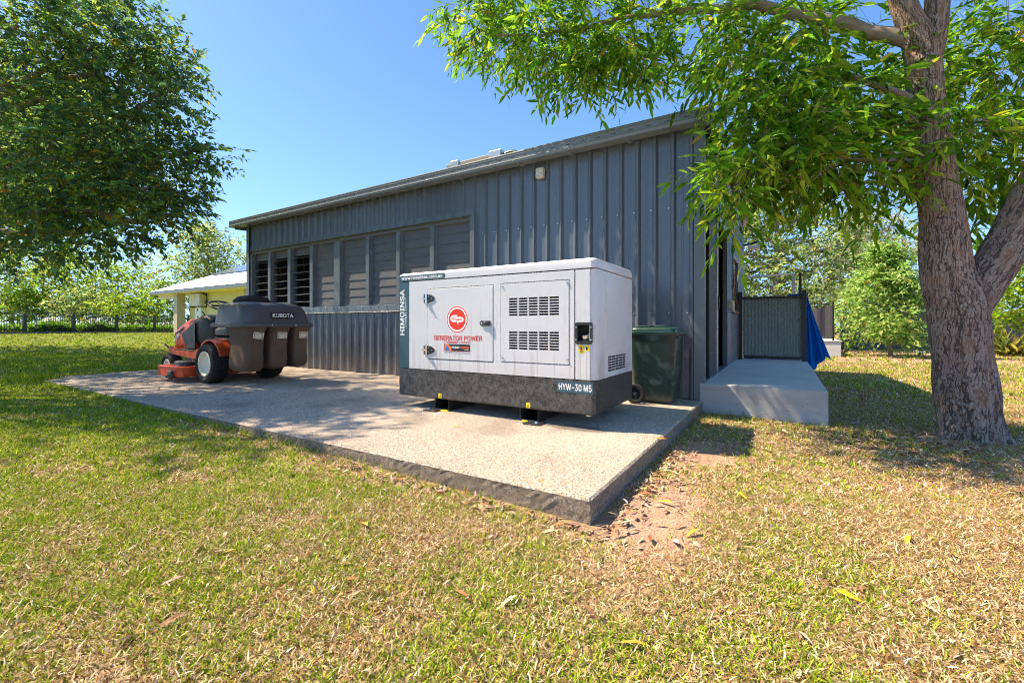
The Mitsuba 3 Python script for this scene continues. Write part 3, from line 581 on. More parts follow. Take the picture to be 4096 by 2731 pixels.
# end face: vent and riveted cover
XE = GX + GL
cov = rrect(GY + .218, GY + .802, .580, 1.187, .03, 5)
part(gen, 'end_cover', prism(cov, 'x', XE - .002, XE + .003), 'gen_paint')
part(gen, 'side_cover', prism(rrect(GY + .800, GY + .905, .434, .647, .015, 4), 'x', XE - .002, XE + .0025), 'gen_paint')
riv = [(.238, z) for z in (1.168, 1.03, .88, .735, .602)] + [(.782, z) for z in (1.168, 1.03, .88, .735, .602)] + [(y, z) for y in (.37, .51, .65) for z in (1.168, .602)] + [(.815, .63), (.89, .63), (.815, .46), (.89, .46), (.815, .55), (.89, .55)]
part(gen, 'rivet', cat(*[lathe([(.0001, .006), (.004, .005), (.006, .002), (.006, 0), (.0001, 0)], (XE + .002, GY + y, z), (1, 0, 0), 8) for y, z in riv]), 'gen_paint', 40, kind='stuff')
ev = part(gen, 'end_vent', cat(*[box(XE - .001, XE + .0012, GY + .273 + k * .0905, GY + .273 + k * .0905 + .080, .538 - r * .0213 - .0145, .538 - r * .0213) for r in range(6) for k in range(5)]), 'seam_black', kind='stuff')
part(gen, 'lifting_eye', lathe([(.018 + .006 * math.cos(t), .006 * math.sin(t)) for t in np.linspace(0, 2 * math.pi, 9)[:-1]], (GX + 1.367, GY + .5, 1.306), (0, 1, 0), 20), 'galv', 40)
part(gen, 'drain_plug', cat(tube([gfront(1.95, .10, .112), gfront(1.95, .10, .085)], .022, 10), tube([gfront(1.86, .12, .112), gfront(1.86, .12, .098)], .05, 12)), 'galv')
# ------------------------------------------------------------------ wheelie bin
bn = thing('wheelie_bin', 'dark green wheelie bin behind the generator at the shed corner', 'bin')
bl = []
for z, x0, x1, y0, y1 in ((.03, -1.295, -.930, 4.50, 4.87), (.045, -1.30, -.922, 4.492, 4.876), (.30, -1.316, -.905, 4.468, 4.890), (.60, -1.332, -.887, 4.444, 4.905), (.695, -1.338, -.880, 4.436, 4.910)):
    bl.append(ring_z(z, x0, x1, y0, y1, 9, 40))
part(bn, 'body', rings(bl), 'bin_green', 50)
part(bn, 'rim', rings([ring_z(z, -1.352 - d, -.868 + d, 4.424 - d, 4.918 + d, 8, 40) for z, d in ((.690, -.012), (.692, 0), (.716, .003), (.719, -.004))]), 'bin_lid', 50)
part(bn, 'lid', rings([ring_z(z, -1.345 + d, -.880 - d, 4.430 + d, 4.912 - d, 7, 40) for z, d in ((.719, 0), (.748, .004), (.762, .014), (.768, .04), (.770, .10))]), 'bin_lid', 50)
part(bn, 'lid_bump', cat(cbox(-1.27, -1.13, 4.47, 4.87, .765, .786, .008), cbox(-1.09, -.98, 4.47, 4.87, .765, .788, .008)), 'bin_lid', 40)
part(bn, 'lip', rings([ring_z(z, -.90, -.845 + d, 4.52, 4.82, 5, 24) for z, d in ((.69, -.01), (.70, 0), (.712, 0), (.716, -.01))]), 'bin_lid', 50)
part(bn, 'lid_catch', cbox(-.884, -.862, 4.50, 4.53, .655, .69, .005), 'bin_green')
for y in (4.408, 4.885):
    w = part(bn, 'wheel', lathe([(.058, -.018), (.082, -.024), (.096, -.020), (.100, -.006), (.100, .006), (.096, .020), (.082, .024), (.058, .018)], (-1.262, y, .100), (0, 1, 0), 40), 'rubber', 40)
    sp = [tube([(-1.262 + .012 * math.cos(t), y, .1 + .012 * math.sin(t)), (-1.262 + .062 * math.cos(t), y, .1 + .062 * math.sin(t))], .005, 6) for t in np.arange(9) * 2 * math.pi / 9]
    part(w, 'spokes', cat(lathe([(.0001, -.024), (.014, -.022), (.016, .015), (.0001, .015)], (-1.262, y, .10), (0, 1, 0), 16), *sp), 'latch_grey', 40)
    part(w, 'hub_plate', cat(lathe([(.0001, .008), (.060, .008), (.060, .012), (.0001, .012)], (-1.262, y, .10), (0, 1, 0), 24)), 'seam_black')
part(bn, 'axle', tube([(-1.262, 4.42, .10), (-1.262, 4.90, .10)], .010, 8), 'galv')
# ------------------------------------------------------------------ ride-on mower
mw = thing('ride_on_mower', 'orange red ride-on mower with black grass catcher parked on the slab beside the shed', 'ride-on mower')
YC = 3.375
def tyre(cx, cy, R, W, rr_, name):
    n = 9; prof = [(rr_, -W / 2 + .02), (R * .80, -W / 2), (R * .93, -W / 2 + .012), (R * .985, -W / 2 + .035)] + [(R, k) for k in np.linspace(-W / 2 + .05, W / 2 - .05, 7)] + [(R * .985, W / 2 - .035), (R * .93, W / 2 - .012), (R * .80, W / 2), (rr_, W / 2 - .02)]
    wob = lambda i, j: np.where((j > 2) & (j < 12), -.009 * (((i + (np.abs(j - 7) % 2) * 2) // 2) % 2), 0.0)
    t = part(mw, 'tyre', lathe(prof, (cx, cy, R - .004), (0, 1, 0), 120, wob), 'rubber', 25)
    s = -1 if cy < YC else 1
    part(t, 'rim', lathe([(rr_ + .006, s * (W / 2 - .012)), (rr_ - .012, s * (W / 2 - .010)), (rr_ - .022, s * (W / 2 - .05)), (rr_ * .55, s * (W / 2 - .085)), (rr_ * .3, s * (W / 2 - .07)), (.0001, s * (W / 2 - .065)), (.0001, s * (W / 2 - .10)), (rr_ + .006, s * (W / 2 - .10))], (cx, cy, R - .004), (0, 1, 0), 40), 'rim_cream', 40)
for cy in (2.985, 3.765): tyre(-6.675, cy, .272, .22, .165, 'rear')
for cy in (3.00, 3.74): tyre(-7.93, cy, .185, .17, .10, 'front')
hood = rings([ring_x(x, YC - w, YC + w, z0, z1, e, 28) for x, w, z0, z1, e in ((-8.27, .16, .40, .66, 3), (-8.25, .215, .385, .70, 4), (-8.15, .245, .38, .775, 4), (-7.95, .265, .38, .855, 4), (-7.75, .275, .385, .900, 4), (-7.52, .28, .40, .925, 4), (-7.46, .275, .41, .92, 4))])
hk = part(mw, 'bonnet', hood, 'mower_red', 40)
for y in (YC - .285, YC + .279): part(hk, 'side_grille', prism(Polygon([(-7.86, .66), (-7.52, .80), (-7.42, .88), (-7.42, .45), (-7.70, .45)]), 'y', y, y + .006), 'black_plastic')
part(hk, 'stripe', cat(*[prism(Polygon([(-8.10, .64), (-7.80, .755), (-7.80, .77), (-8.12, .665)]), 'y', y, y + .008) for y in (YC - .275, YC + .267)]), 'black_plastic')
part(hk, 'name_text', text('KUBOTA', .045, (-8.12, YC - .262, .545), (.86, 0, .5), (-.5, 0, .86), .20, .012, True), 'decal_white')
part(hk, 'headlight', cat(*[rings([ring_x(x, YC + s * .11 - .06, YC + s * .11 + .06, .60, .67, 3, 16) for x in (-8.275, -8.24)]) for s in (-1, 1)]), 'decal_white', 40)
part(mw, 'dash_cowl', rings([ring_x(x, YC - w, YC + w, z0, z1, 4, 24) for x, w, z0, z1 in ((-7.56, .27, .42, .915), (-7.45, .265, .44, .955), (-7.30, .24, .45, .955), (-7.20, .19, .45, .90), (-7.16, .15, .45, .82))]), 'black_plastic', 40)
sw = part(mw, 'steering_wheel', lathe([(.175 + .014 * math.cos(t), .014 * math.sin(t)) for t in np.linspace(0, 2 * math.pi, 11)[:-1]], (-7.22, YC, 1.085), np.array([.42, 0, .90]), 36), 'black_plastic', 40)
part(sw, 'spokes', cat(tube([(-7.40, YC, 1.165), (-7.05, YC, 1.0)], .013, 8), tube([(-7.22, YC - .17, 1.085), (-7.22, YC + .17, 1.085)], .013, 8), tube([(-7.36, YC, .90), (-7.21, YC, 1.09)], .022, 10)), 'black_plastic', 40)
part(mw, 'lever', tube([(-7.30, YC - .20, .93), (-7.32, YC - .23, 1.0)], .009, 6), 'black_plastic')
part(mw, 'floor_plate', prism(Polygon([(-7.98, .47), (-7.88, .425), (-7.05, .405), (-7.05, .33), (-7.20, .31), (-7.95, .365), (-8.02, .40)]), 'y', YC - .395, YC + .395), 'mower_red')
part(mw, 'foot_mat', prism(Polygon([(-7.86, .437), (-7.06, .418), (-7.06, .410), (-7.86, .427)]), 'y', YC - .375, YC + .375), 'rubber')
for s in (-1, 1):
    arc = [(-6.675 + .335 * math.cos(t), .268 + .335 * math.sin(t)) for t in np.radians(np.linspace(20, 172, 16))]
    arc2 = [(-6.675 + .312 * math.cos(t), .268 + .312 * math.sin(t)) for t in np.radians(np.linspace(172, 20, 16))]
    y0, y1 = (YC - .43, YC - .20) if s < 0 else (YC + .20, YC + .43)
    f_ = part(mw, 'fender', prism(Polygon(arc + arc2).union(Polygon([(-7.0, .31), (-7.10, .33), (-7.10, .42), (-6.99, .47)])), 'y', y0, y1), 'mower_red', 40)
part(mw, 'fender_deck', cbox(-6.98, -6.35, YC - .24, YC + .24, .52, .63, .03), 'black_plastic')
part(mw, 'chassis', cat(cbox(-8.05, -6.35, YC - .16, YC + .16, .22, .42, .03), tube([(-6.675, YC - .38, .268), (-6.675, YC + .38, .268)], .05, 10), tube([(-7.93, YC - .37, .18), (-7.93, YC + .37, .18)], .03, 10)), 'black_metal')
part(mw, 'engine_block', cbox(-8.0, -7.5, YC - .22, YC + .22, .30, .46, .03), 'black_metal')
part(mw, 'seat_base', rings([ring_z(z, -6.98 + d, -6.47 - d, YC - .26 + d, YC + .26 - d, 5, 28) for z, d in ((.64, .03), (.66, 0), (.73, 0), (.76, .04))]), 'seat_vinyl', 50)
bk = []
for z, w, dx in ((.72, .25, 0), (.90, .265, .02), (1.05, .27, .045), (1.14, .25, .06), (1.19, .20, .068), (1.205, .12, .07)): bk.append(ring_z(z, -6.50 + dx, -6.39 + dx, YC - w, YC + w, 3.2, 28))
part(mw, 'seat_back', rings(bk), 'seat_vinyl', 50)
dk = part(mw, 'mower_deck', prism(Polygon([(-7.73, 2.80), (-7.63, 2.72), (-7.05, 2.72), (-6.97, 2.76), (-6.97, 3.98), (-7.05, 4.02), (-7.62, 4.02), (-7.73, 3.95)]).buffer(.008), 'z', .085, .215), 'mower_red')
part(dk, 'rim_lip', prism(Polygon([(-7.745, 2.79), (-7.635, 2.705), (-7.04, 2.705), (-6.96, 2.75), (-6.96, 3.99), (-7.04, 4.035), (-7.63, 4.035), (-7.745, 3.96)]), 'z', .205, .219), 'mower_red')
for y0, y1 in ((2.79, 3.10), (3.62, 3.93)): part(dk, 'belt_cover', rings([ring_z(z, -7.42 + d, -7.10 - d, y0 + d, y1 - d, 4, 24) for z, d in ((.219, 0), (.275, .004), (.29, .03))]), 'black_plastic', 40)
part(dk, 'gauge_wheel', lathe([(.0001, -.03), (.03, -.03), (.062, -.018), (.068, 0), (.062, .018), (.03, .03), (.0001, .03)], (-7.12, 2.672, .115), (0, 1, 0), 24), 'black_plastic', 40)
part(dk, 'chute', cbox(-6.97, -6.4, 3.60, 3.85, .16, .45, .04), 'black_plastic')
part(mw, 'hitch_rod', tube([(-8.18, YC - .30, .42), (-8.28, YC - .34, .50)], .012, 6), 'black_metal')
# grass catcher
X0, X1, Y0, Y1 = -6.56, -5.69, 2.915, 3.855
ct = part(mw, 'grass_catcher', rings([ring_z(z, X0 + a, X1 - b, Y0 + c, Y1 - d, 7, 48) for z, a, b, c, d in ((.815, 0, 0, 0, 0), (.90, .012, .012, .012, .02), (1.0, .03, .03, .025, .06), (1.045, .05, .045, .035, .10), (1.075, .08, .085, .06, .16), (1.092, .13, .15, .12, .24), (1.097, .2, .25, .2, .34))]), 'catcher', 60)
part(ct, 'flange', rings([ring_z(z, X0 - d - .02, X1 + d, Y0 - d, Y1 + d, 9, 48) for z, d in ((.765, .012), (.768, .022), (.812, .024), (.820, .014))]), 'catcher', 50)
part(ct, 'name_plate', box(X1 - .008, X1 + .0, 3.245, 3.565, .880, .958), 'seam_black')
part(ct, 'name_text', text('KUBOTA', .048, (X1 + .0005, 3.262, .897), (0, 1, 0), (0, 0, 1), .285, .0008, True), 'decal_white')
part(ct, 'rivet', cat(*[lathe([(.0001, .006), (.008, .004), (.011, 0), (.0001, 0)], (X1 + .022, y, .793), (1, 0, 0), 12) for y in (3.25, 3.575)]), 'chrome', 40)
part(ct, 'strap', cat(*[cbox(X1 - .01, X1 + .004, y - .008, y + .008, .690, .765, .003) for y in (3.245, 3.57)]), 'black_plastic')
for k, (y0, y1) in enumerate(((2.925, 3.235), (3.245, 3.555), (3.565, 3.85))):
    sag = (.02, .0, -.005)[k]; rl = []
    for z, ix, iy0, iy1 in ((.775, .0, .0, .0), (.72, .02, .012, .02), (.62, .050, .022, .038), (.5, .055, .024, .042), (.34, .045, .018, .036), (.265 - sag, .05, .024, .042), (.218 - sag, .09, .06, .08), (.205 - sag, .18, .12, .13)):
        rl.append(ring_z(z, -6.23 + ix, X1 - .005 - ix * .75, y0 + iy0, y1 - iy1, 6, 40))
    m = rings(rl); m = m.subdivide(); v = m.vertices; v[:] += (.018 * (meshkit.fbm(v * 7 + k * 9, 3)[:, None] - .5)) * [1, 1, .3]
    bg = part(mw, 'grass_bag', m, 'bag_cloth', 60)
    ym = (y0 + y1) / 2 + .005; xx = X1 - .040; rot = (.16, .02, .0)[k]
    ca, sa = math.cos(rot), math.sin(rot); rt = (0, ca, -sa); up_ = (0.06, sa, ca); o = np.array([xx + .012, ym - .062, .615 + .01 * (k == 0)])
    def lab(u0, u1, w0, w1, off): 
        q = trimesh.creation.extrude_polygon(rrect(u0, u1, w0, w1, .006, 3), .0012, engine='earcut'); v_ = q.vertices
        nrm = np.cross(rt, up_); return TM(o + v_[:, :1] * np.array(rt) + v_[:, 1:2] * np.array(up_) + (v_[:, 2:] + off) * nrm, q.faces)
    lb = part(bg, 'caution_label', lab(0, .132, 0, .086, 0), 'label_paper')
    part(lb, 'panel', lab(.010, .122, .008, .060, .0013), 'label_print')
    part(lb, 'heading', text('CAUTION', .014, o + np.array(rt) * .032 + np.array(up_) * .065 + np.array([.0014, 0, 0]), rt, up_, .085, .0008, True), 'label_print')
    part(lb, 'sign', cat(text('▲', .014, o + np.array(rt) * .012 + np.array(up_) * .065 + np.array([.0014, 0, 0]), rt, up_, .014, .0008, True)) if False else lab(.012, .026, .065, .077, .0013), 'label_print')
    part(lb, 'print', cat(*[lab(.016, .016 + w, z, z + .0035, .0026) for w, z in ((.095, .050), (.10, .042), (.085, .034), (.098, .026), (.08, .018))]), 'label_paper')
# ------------------------------------------------------------------ foliage
def unit(v): return v / (np.linalg.norm(v, axis=-1, keepdims=True) + 1e-12)
def leaf_mesh(p, d, nrm, L, W, col, rich=False, curl=.12):
    """p base, d direction, nrm face normal, per-leaf length, width, colour; returns (mesh, colours)"""
    d = unit(d); s = unit(np.cross(d, nrm)); n2 = np.cross(s, d); L, W = L[:, None], W[:, None]; k = len(p)
    if rich:
        v = np.stack([p, p + d * L * .30 + s * W * .46 + n2 * W * .12, p + d * L * .30 - s * W * .46 + n2 * W * .12, p + d * L * .66 + s * W * .36 - n2 * L * curl * .45 + n2 * W * .1, p + d * L * .66 - s * W * .36 - n2 * L * curl * .45 + n2 * W * .1,
                      p + d * L - n2 * L * curl, p + d * L * .48 - n2 * L * curl * .2], 1)
        f = np.array([[0, 1, 6], [0, 6, 2], [1, 3, 6], [2, 6, 4], [6, 3, 5], [6, 5, 4]])
    else:
        v = np.stack([p, p + d * L * .42 + s * W * .5 + n2 * W * .15, p + d * L * .42 - s * W * .5 + n2 * W * .15, p + d * L - n2 * L * curl], 1)
        f = np.array([[0, 1, 3], [0, 3, 2]])
    m = v.shape[1]; fs = (f[None] + (np.arange(k) * m)[:, None, None]).reshape(-1, 3)
    return TM(v.reshape(-1, 3), fs), np.repeat(col, m, 0)
def palette(r, k, cols, w, var=.25):
    c = np.array(cols)[r.choice(len(cols), k, p=np.array(w) / sum(w))]
    return np.clip(c * (1 + var * r.normal(0, 1, (k, 1))) * (1 + .08 * r.normal(0, 1, (k, 3))), .004, .9)
def sprays(r, C, A, twig, k, leaf, width, droop, side=.8, jit=.25):
    """twigs at C along A; k leaves alternating along each twig -> leaf arrays and twig ends"""
    n = len(C); A = unit(A); t = np.linspace(.12, 1, k)[None, :, None]
    end = A * twig * (.7 + .6 * r.random((n, 1)))
    sag = np.array([0, 0, -1.0]) * droop * twig
    pos = C[:, None] + end[:, None] * t + sag * t ** 2
    u = unit(np.cross(A, r.normal(0, 1, (n, 3)) * .5 + [0, 0, 1])); sg = np.where(np.arange(k) % 2, 1, -1)[None, :, None]
    d = A[:, None] * .75 + u[:, None] * sg * side + np.array([0, 0, -1]) * droop * 1.1 + r.normal(0, jit, (n, k, 3))
    d[:, -1] = A + np.array([0, 0, -1]) * droop
    nrm = r.normal(0, .55, (n, k, 3)) + [0, 0, 1]
    L = leaf * (.42 + .75 * r.random(n * k))
    return pos.reshape(-1, 3), d.reshape(-1, 3), nrm.reshape(-1, 3), L, width * L / leaf * (.85 + .3 * r.random(n * k)), end + sag
def in_lobe(r, c, rad, k, hollow=.45):
    u = unit(r.normal(0, 1, (k, 3))); q = (hollow + (1 - hollow) * r.random((k, 1)) ** .6); rad = np.broadcast_to(np.asarray(rad, float), (3,))
    return np.asarray(c) + u * q * rad, u
def twig_mesh(a, b, rad=.004):
    """many thin twigs as three-sided prisms"""
    d = unit(b - a); s = unit(np.cross(d, [0.3, .5, .8])); t = np.cross(d, s); k = len(a)
    o = [s * rad, (-.5 * s + .87 * t) * rad, (-.5 * s - .87 * t) * rad]
    v = np.stack([a + o[0], a + o[1], a + o[2], b + o[0] * .4, b + o[1] * .4, b + o[2] * .4], 1)
    f = np.array([[0, 1, 4], [0, 4, 3], [1, 2, 5], [1, 5, 4], [2, 0, 3], [2, 3, 5]])
    return TM(v.reshape(-1, 3), (f[None] + (np.arange(k) * 6)[:, None, None]).reshape(-1, 3))
def limb(r, a, b, r0, r1, bend=.12, sides=7, n=9):
    a, b = np.array(a, float), np.array(b, float); t = np.linspace(0, 1, n)[:, None]; L = np.linalg.norm(b - a)
    m = r.normal(0, 1, 3) * bend * L; p = a + (b - a) * t + m * (t * (1 - t)) * 2 + r.normal(0, .012 * L, (n, 3)) * np.sin(t * np.pi)
    return tube(p, np.linspace(r0, r1, n), sides)

# ------------------------------------------------------------------ the forked tree at the right
rt = np.random.default_rng(11)
ft = thing('forked_tree', 'big forked tree with rough brown bark beside the concrete porch', 'tree')
def bark_tube(path, n, sides=40, flare=0):
    """(mesh, uv in metres): a stem of uneven round section; its seam lies on the side away from the lawn"""
    p = smoothpath(path, n); c, rad = p[:, :3], p[:, 3]; t = unit(np.gradient(c, axis=0)); a = unit(np.cross(t, [.8, -.6, .1])); b = np.cross(t, a)
    th = np.linspace(0, 2 * np.pi, sides + 1) + np.arctan2(.8, .6) + .9; s = np.r_[0, np.cumsum(np.linalg.norm(np.diff(c, axis=0), axis=1))]
    q = np.stack([np.cos(th)[None] * 5.5 + 0 * s[:, None], np.sin(th)[None] * 5.5 + 0 * s[:, None], s[:, None] * 3.2 + 0 * th[None]], -1)
    amp = .10 * (meshkit.fbm(q, 4, 5) - .5) + .06 * (meshkit.fbm(q * [2.6, 2.6, 1.6], 3, 9) - .5)
    if flare: amp = amp + flare * np.exp(-(c[:, 2:] + .15) / .16) * (.5 + .5 * np.sin(th[None] * 5 + .7))
    v = c[:, None] + (rad[:, None] * (1 + amp))[..., None] * (np.cos(th)[None, :, None] * a[:, None] + np.sin(th)[None, :, None] * b[:, None])
    uv = np.stack([(th * .15)[None] + 0 * s[:, None], s[:, None] + 0 * th[None]], -1).reshape(-1, 2); k = sides + 1
    i, j = np.meshgrid(np.arange(n - 1), np.arange(sides), indexing='ij'); f = np.stack([i * k + j, i * k + j + 1, (i + 1) * k + j + 1, (i + 1) * k + j], -1).reshape(-1, 4)
    return TM(v.reshape(-1, 3), np.vstack([f[:, [0, 1, 2]], f[:, [0, 2, 3]]])), uv
def stem_part(t, name, bt, bs, **k): return part(t, name, bt[0], bs, True, uv=bt[1], **k)
trunkA = [(1.325, 5.04, -0.3, 0.240), (1.312, 5.035, -0.15, 0.202), (1.290, 5.022, 0.05, 0.189), (1.268, 5.008, 0.26, 0.199), (1.237, 5.0, 0.6, 0.182), (1.207, 4.98, 0.95, 0.188), (1.150, 4.955, 1.17, 0.172), (1.121, 4.93, 1.45, 0.156), (1.110, 4.92, 1.66, 0.140), (1.071, 4.9, 1.95, 0.135), (1.030, 4.86, 2.23, 0.126), (1.003, 4.846, 2.52, 0.121), (0.983, 4.834, 2.8, 0.120), (0.965, 4.822, 3.02, 0.117), (0.870, 4.76, 3.3, 0.089), (0.760, 4.7, 3.65, 0.076), (0.550, 4.6, 4.3, 0.059), (0.300, 4.6, 5.0, 0.034)]
trunkB = [(1.255, 4.99, .82, 0.115), (1.335, 5.02, 1.05, 0.146), (1.47, 5.07, 1.30, 0.141), (1.60, 5.13, 1.60, 0.135), (1.76, 5.20, 2.0, 0.124), (1.98, 5.3, 2.6, 0.106), (2.3, 5.5, 3.4, 0.079), (2.6, 5.6, 4.4, 0.045)]
stem_part(ft, 'trunk', bark_tube(trunkA, 110, 48, .22), 'bark')
stem_part(ft, 'stem', bark_tube(trunkB, 50, 36), 'bark', label='right stem of the fork, leaning right')
stem_part(ft, 'stem', bark_tube([(.975, 4.828, 2.78, .07), (1.04, 4.85, 3.1, .085), (1.07, 4.88, 3.4, .08), (1.1, 5.0, 4.2, .07), (1.2, 5.2, 5.2, .03)], 30, 24), 'bark')
limbs = [limb(rt, (.93, 4.81, 3.10), (-.25, 4.55, 3.72), .065, .042, .04), limb(rt, (-.22, 4.55, 3.70), (-1.5, 4.5, 4.0), .045, .02, .06), limb(rt, (-1.5, 4.5, 4.0), (-2.9, 4.3, 4.2), .025, .01), limb(rt, (.99, 4.84, 2.55), (.1, 4.55, 3.0), .04, .016, .08), limb(rt, (1.05, 4.87, 2.1), (.3, 4.4, 2.15), .035, .014, .08),
         limb(rt, (.3, 4.62, 4.9), (-1.2, 4.6, 5.6), .05, .02), limb(rt, (1.1, 5.0, 4.2), (1.6, 4.2, 5.0), .05, .02), limb(rt, (2.3, 5.5, 3.4), (3.0, 4.9, 3.9), .05, .02), limb(rt, (1.98, 5.3, 2.6), (1.6, 4.6, 3.0), .03, .012), limb(rt, (1.2, 5.2, 5.1), (.6, 6.2, 5.8), .04, .02)]
GREENS = [(.17, .37, .022), (.28, .49, .03), (.09, .22, .02), (.46, .60, .045), (.58, .40, .06)]
def lobes_to(parent, lobes, r, twig, k, leaf, width, droop, cols, w, bs='leaf', rich=True, dens=1.0, twr=.003, hollow=.35, axis_up=.0):
    LP = []; a, b = [], []
    for c, rad, n in lobes:
        C, U = in_lobe(r, c, rad, int(n * dens), hollow)
        A = unit(U * [1, 1, .55] + r.normal(0, .45, U.shape) + [0, 0, axis_up])
        res = sprays(r, C, A, twig, k, leaf, width, droop); LP.append(res[:5]); a.append(C); b.append(C + res[5])
        q = r.random(len(C)) < .35; a.append(C[q] * .45 + np.asarray(c) * .55); b.append(C[q])
    cat_ = [np.concatenate([x[i] for x in LP]) for i in range(5)]
    col = palette(r, len(cat_[0]), cols, w)
    m, c = leaf_mesh(*cat_, col, rich)
    return m, c, twig_mesh(np.vstack(a), np.vstack(b), twr)
LOBES_R = [((-3.35, 4.40, 4.74), 0.42, 70), ((-2.98, 4.39, 4.34), 0.36, 60), ((-2.56, 4.53, 4.47), 0.5, 95), ((-2.35, 4.42, 3.94), 0.33, 55), ((-1.93, 4.56, 4.12), 0.5, 95), ((-1.97, 4.43, 3.55), 0.22, 34), ((-1.50, 4.60, 3.98), 0.42, 80), ((-1.29, 4.61, 3.75), 0.26, 40), ((-1.23, 4.53, 3.44), 0.14, 14), ((-1.60, 4.54, 3.61), 0.25, 36), ((-0.58, 4.70, 3.79), 0.36, 66), ((-0.40, 4.45, 3.18), 0.32, 58), ((-0.20, 4.34, 2.69), 0.26, 44), ((-0.18, 4.12, 2.30), 0.2, 30), ((-0.19, 3.99, 2.04), 0.17, 24), ((-0.28, 3.76, 1.80), 0.11, 14), ((-0.46, 3.71, 1.93), 0.07, 8), ((-0.32, 3.91, 2.09), 0.12, 12), ((-0.30, 3.69, 1.59), 0.05, 4), ((-0.10, 4.75, 3.49), 0.46, 85), ((0.00, 4.46, 2.84), 0.38, 70), ((0.05, 4.26, 2.39), 0.32, 56), ((0.11, 4.18, 2.09), 0.24, 38), ((0.25, 5.09, 3.39), 0.5, 70), ((0.30, 4.76, 2.66), 0.42, 66), ((0.32, 4.43, 2.20), 0.3, 48), ((0.39, 4.35, 1.98), 0.22, 28), ((0.56, 4.69, 2.11), 0.22, 28), ((0.59, 5.06, 2.59), 0.32, 44), ((0.71, 5.14, 3.03), 0.36, 44), ((0.79, 5.07, 2.39), 0.25, 30), ((0.79, 5.07, 2.06), 0.2, 20), ((1.38, 5.78, 3.10), 0.45, 75), ((1.18, 4.84, 2.33), 0.28, 34), ((1.56, 5.89, 2.31), 0.42, 65), ((1.69, 5.74, 2.75), 0.5, 90), ((1.71, 5.63, 3.24), 0.5, 90), ((1.60, 6.15, 3.77), 0.5, 80), ((1.67, 6.43, 2.18), 0.32, 36), ((1.45, 6.06, 1.95), 0.22, 18), ((1.78, 5.67, 2.35), 0.35, 45), ((0.84, 4.22, 2.21), 0.1, 3), ((1.01, 4.32, 2.17), 0.1, 4), ((-2.80, 3.10, 4.90), 0.4, 60), ((-2.20, 3.10, 4.80), 0.5, 85), ((-1.40, 3.20, 4.90), 0.6, 110), ((-0.50, 3.30, 5.00), 0.6, 100), ((-1.80, 3.80, 5.10), 0.6, 60), ((0.30, 3.50, 5.00), 0.6, 60), ((-1.90, 4.70, 5.40), 0.7, 45), ((-0.80, 4.90, 5.60), 0.8, 55), ((0.30, 5.00, 5.90), 1.0, 80), ((1.40, 5.00, 5.80), 1.0, 100), ((2.60, 5.20, 5.20), 1.0, 100), ((0.40, 6.30, 5.20), 1.0, 80), ((2.00, 4.30, 4.40), 0.7, 70), ((3.20, 4.60, 4.20), 0.8, 80), ((-0.30, 4.20, 4.60), 0.6, 55), ((2.90, 6.20, 4.20), 0.9, 70)]
m, c, tw = lobes_to(ft, LOBES_R, rt, .30, 9, .148, .040, .52, GREENS, (5, 4, 3, 2.2, .25))
part(ft, 'foliage', m, 'leaf', kind='stuff', color=c)
for q in limbs: part(ft, 'branch', q, 'bark_pale', True)
if 1: pass; part(ft, 'twigs', tw, 'bark_pale', kind='stuff')

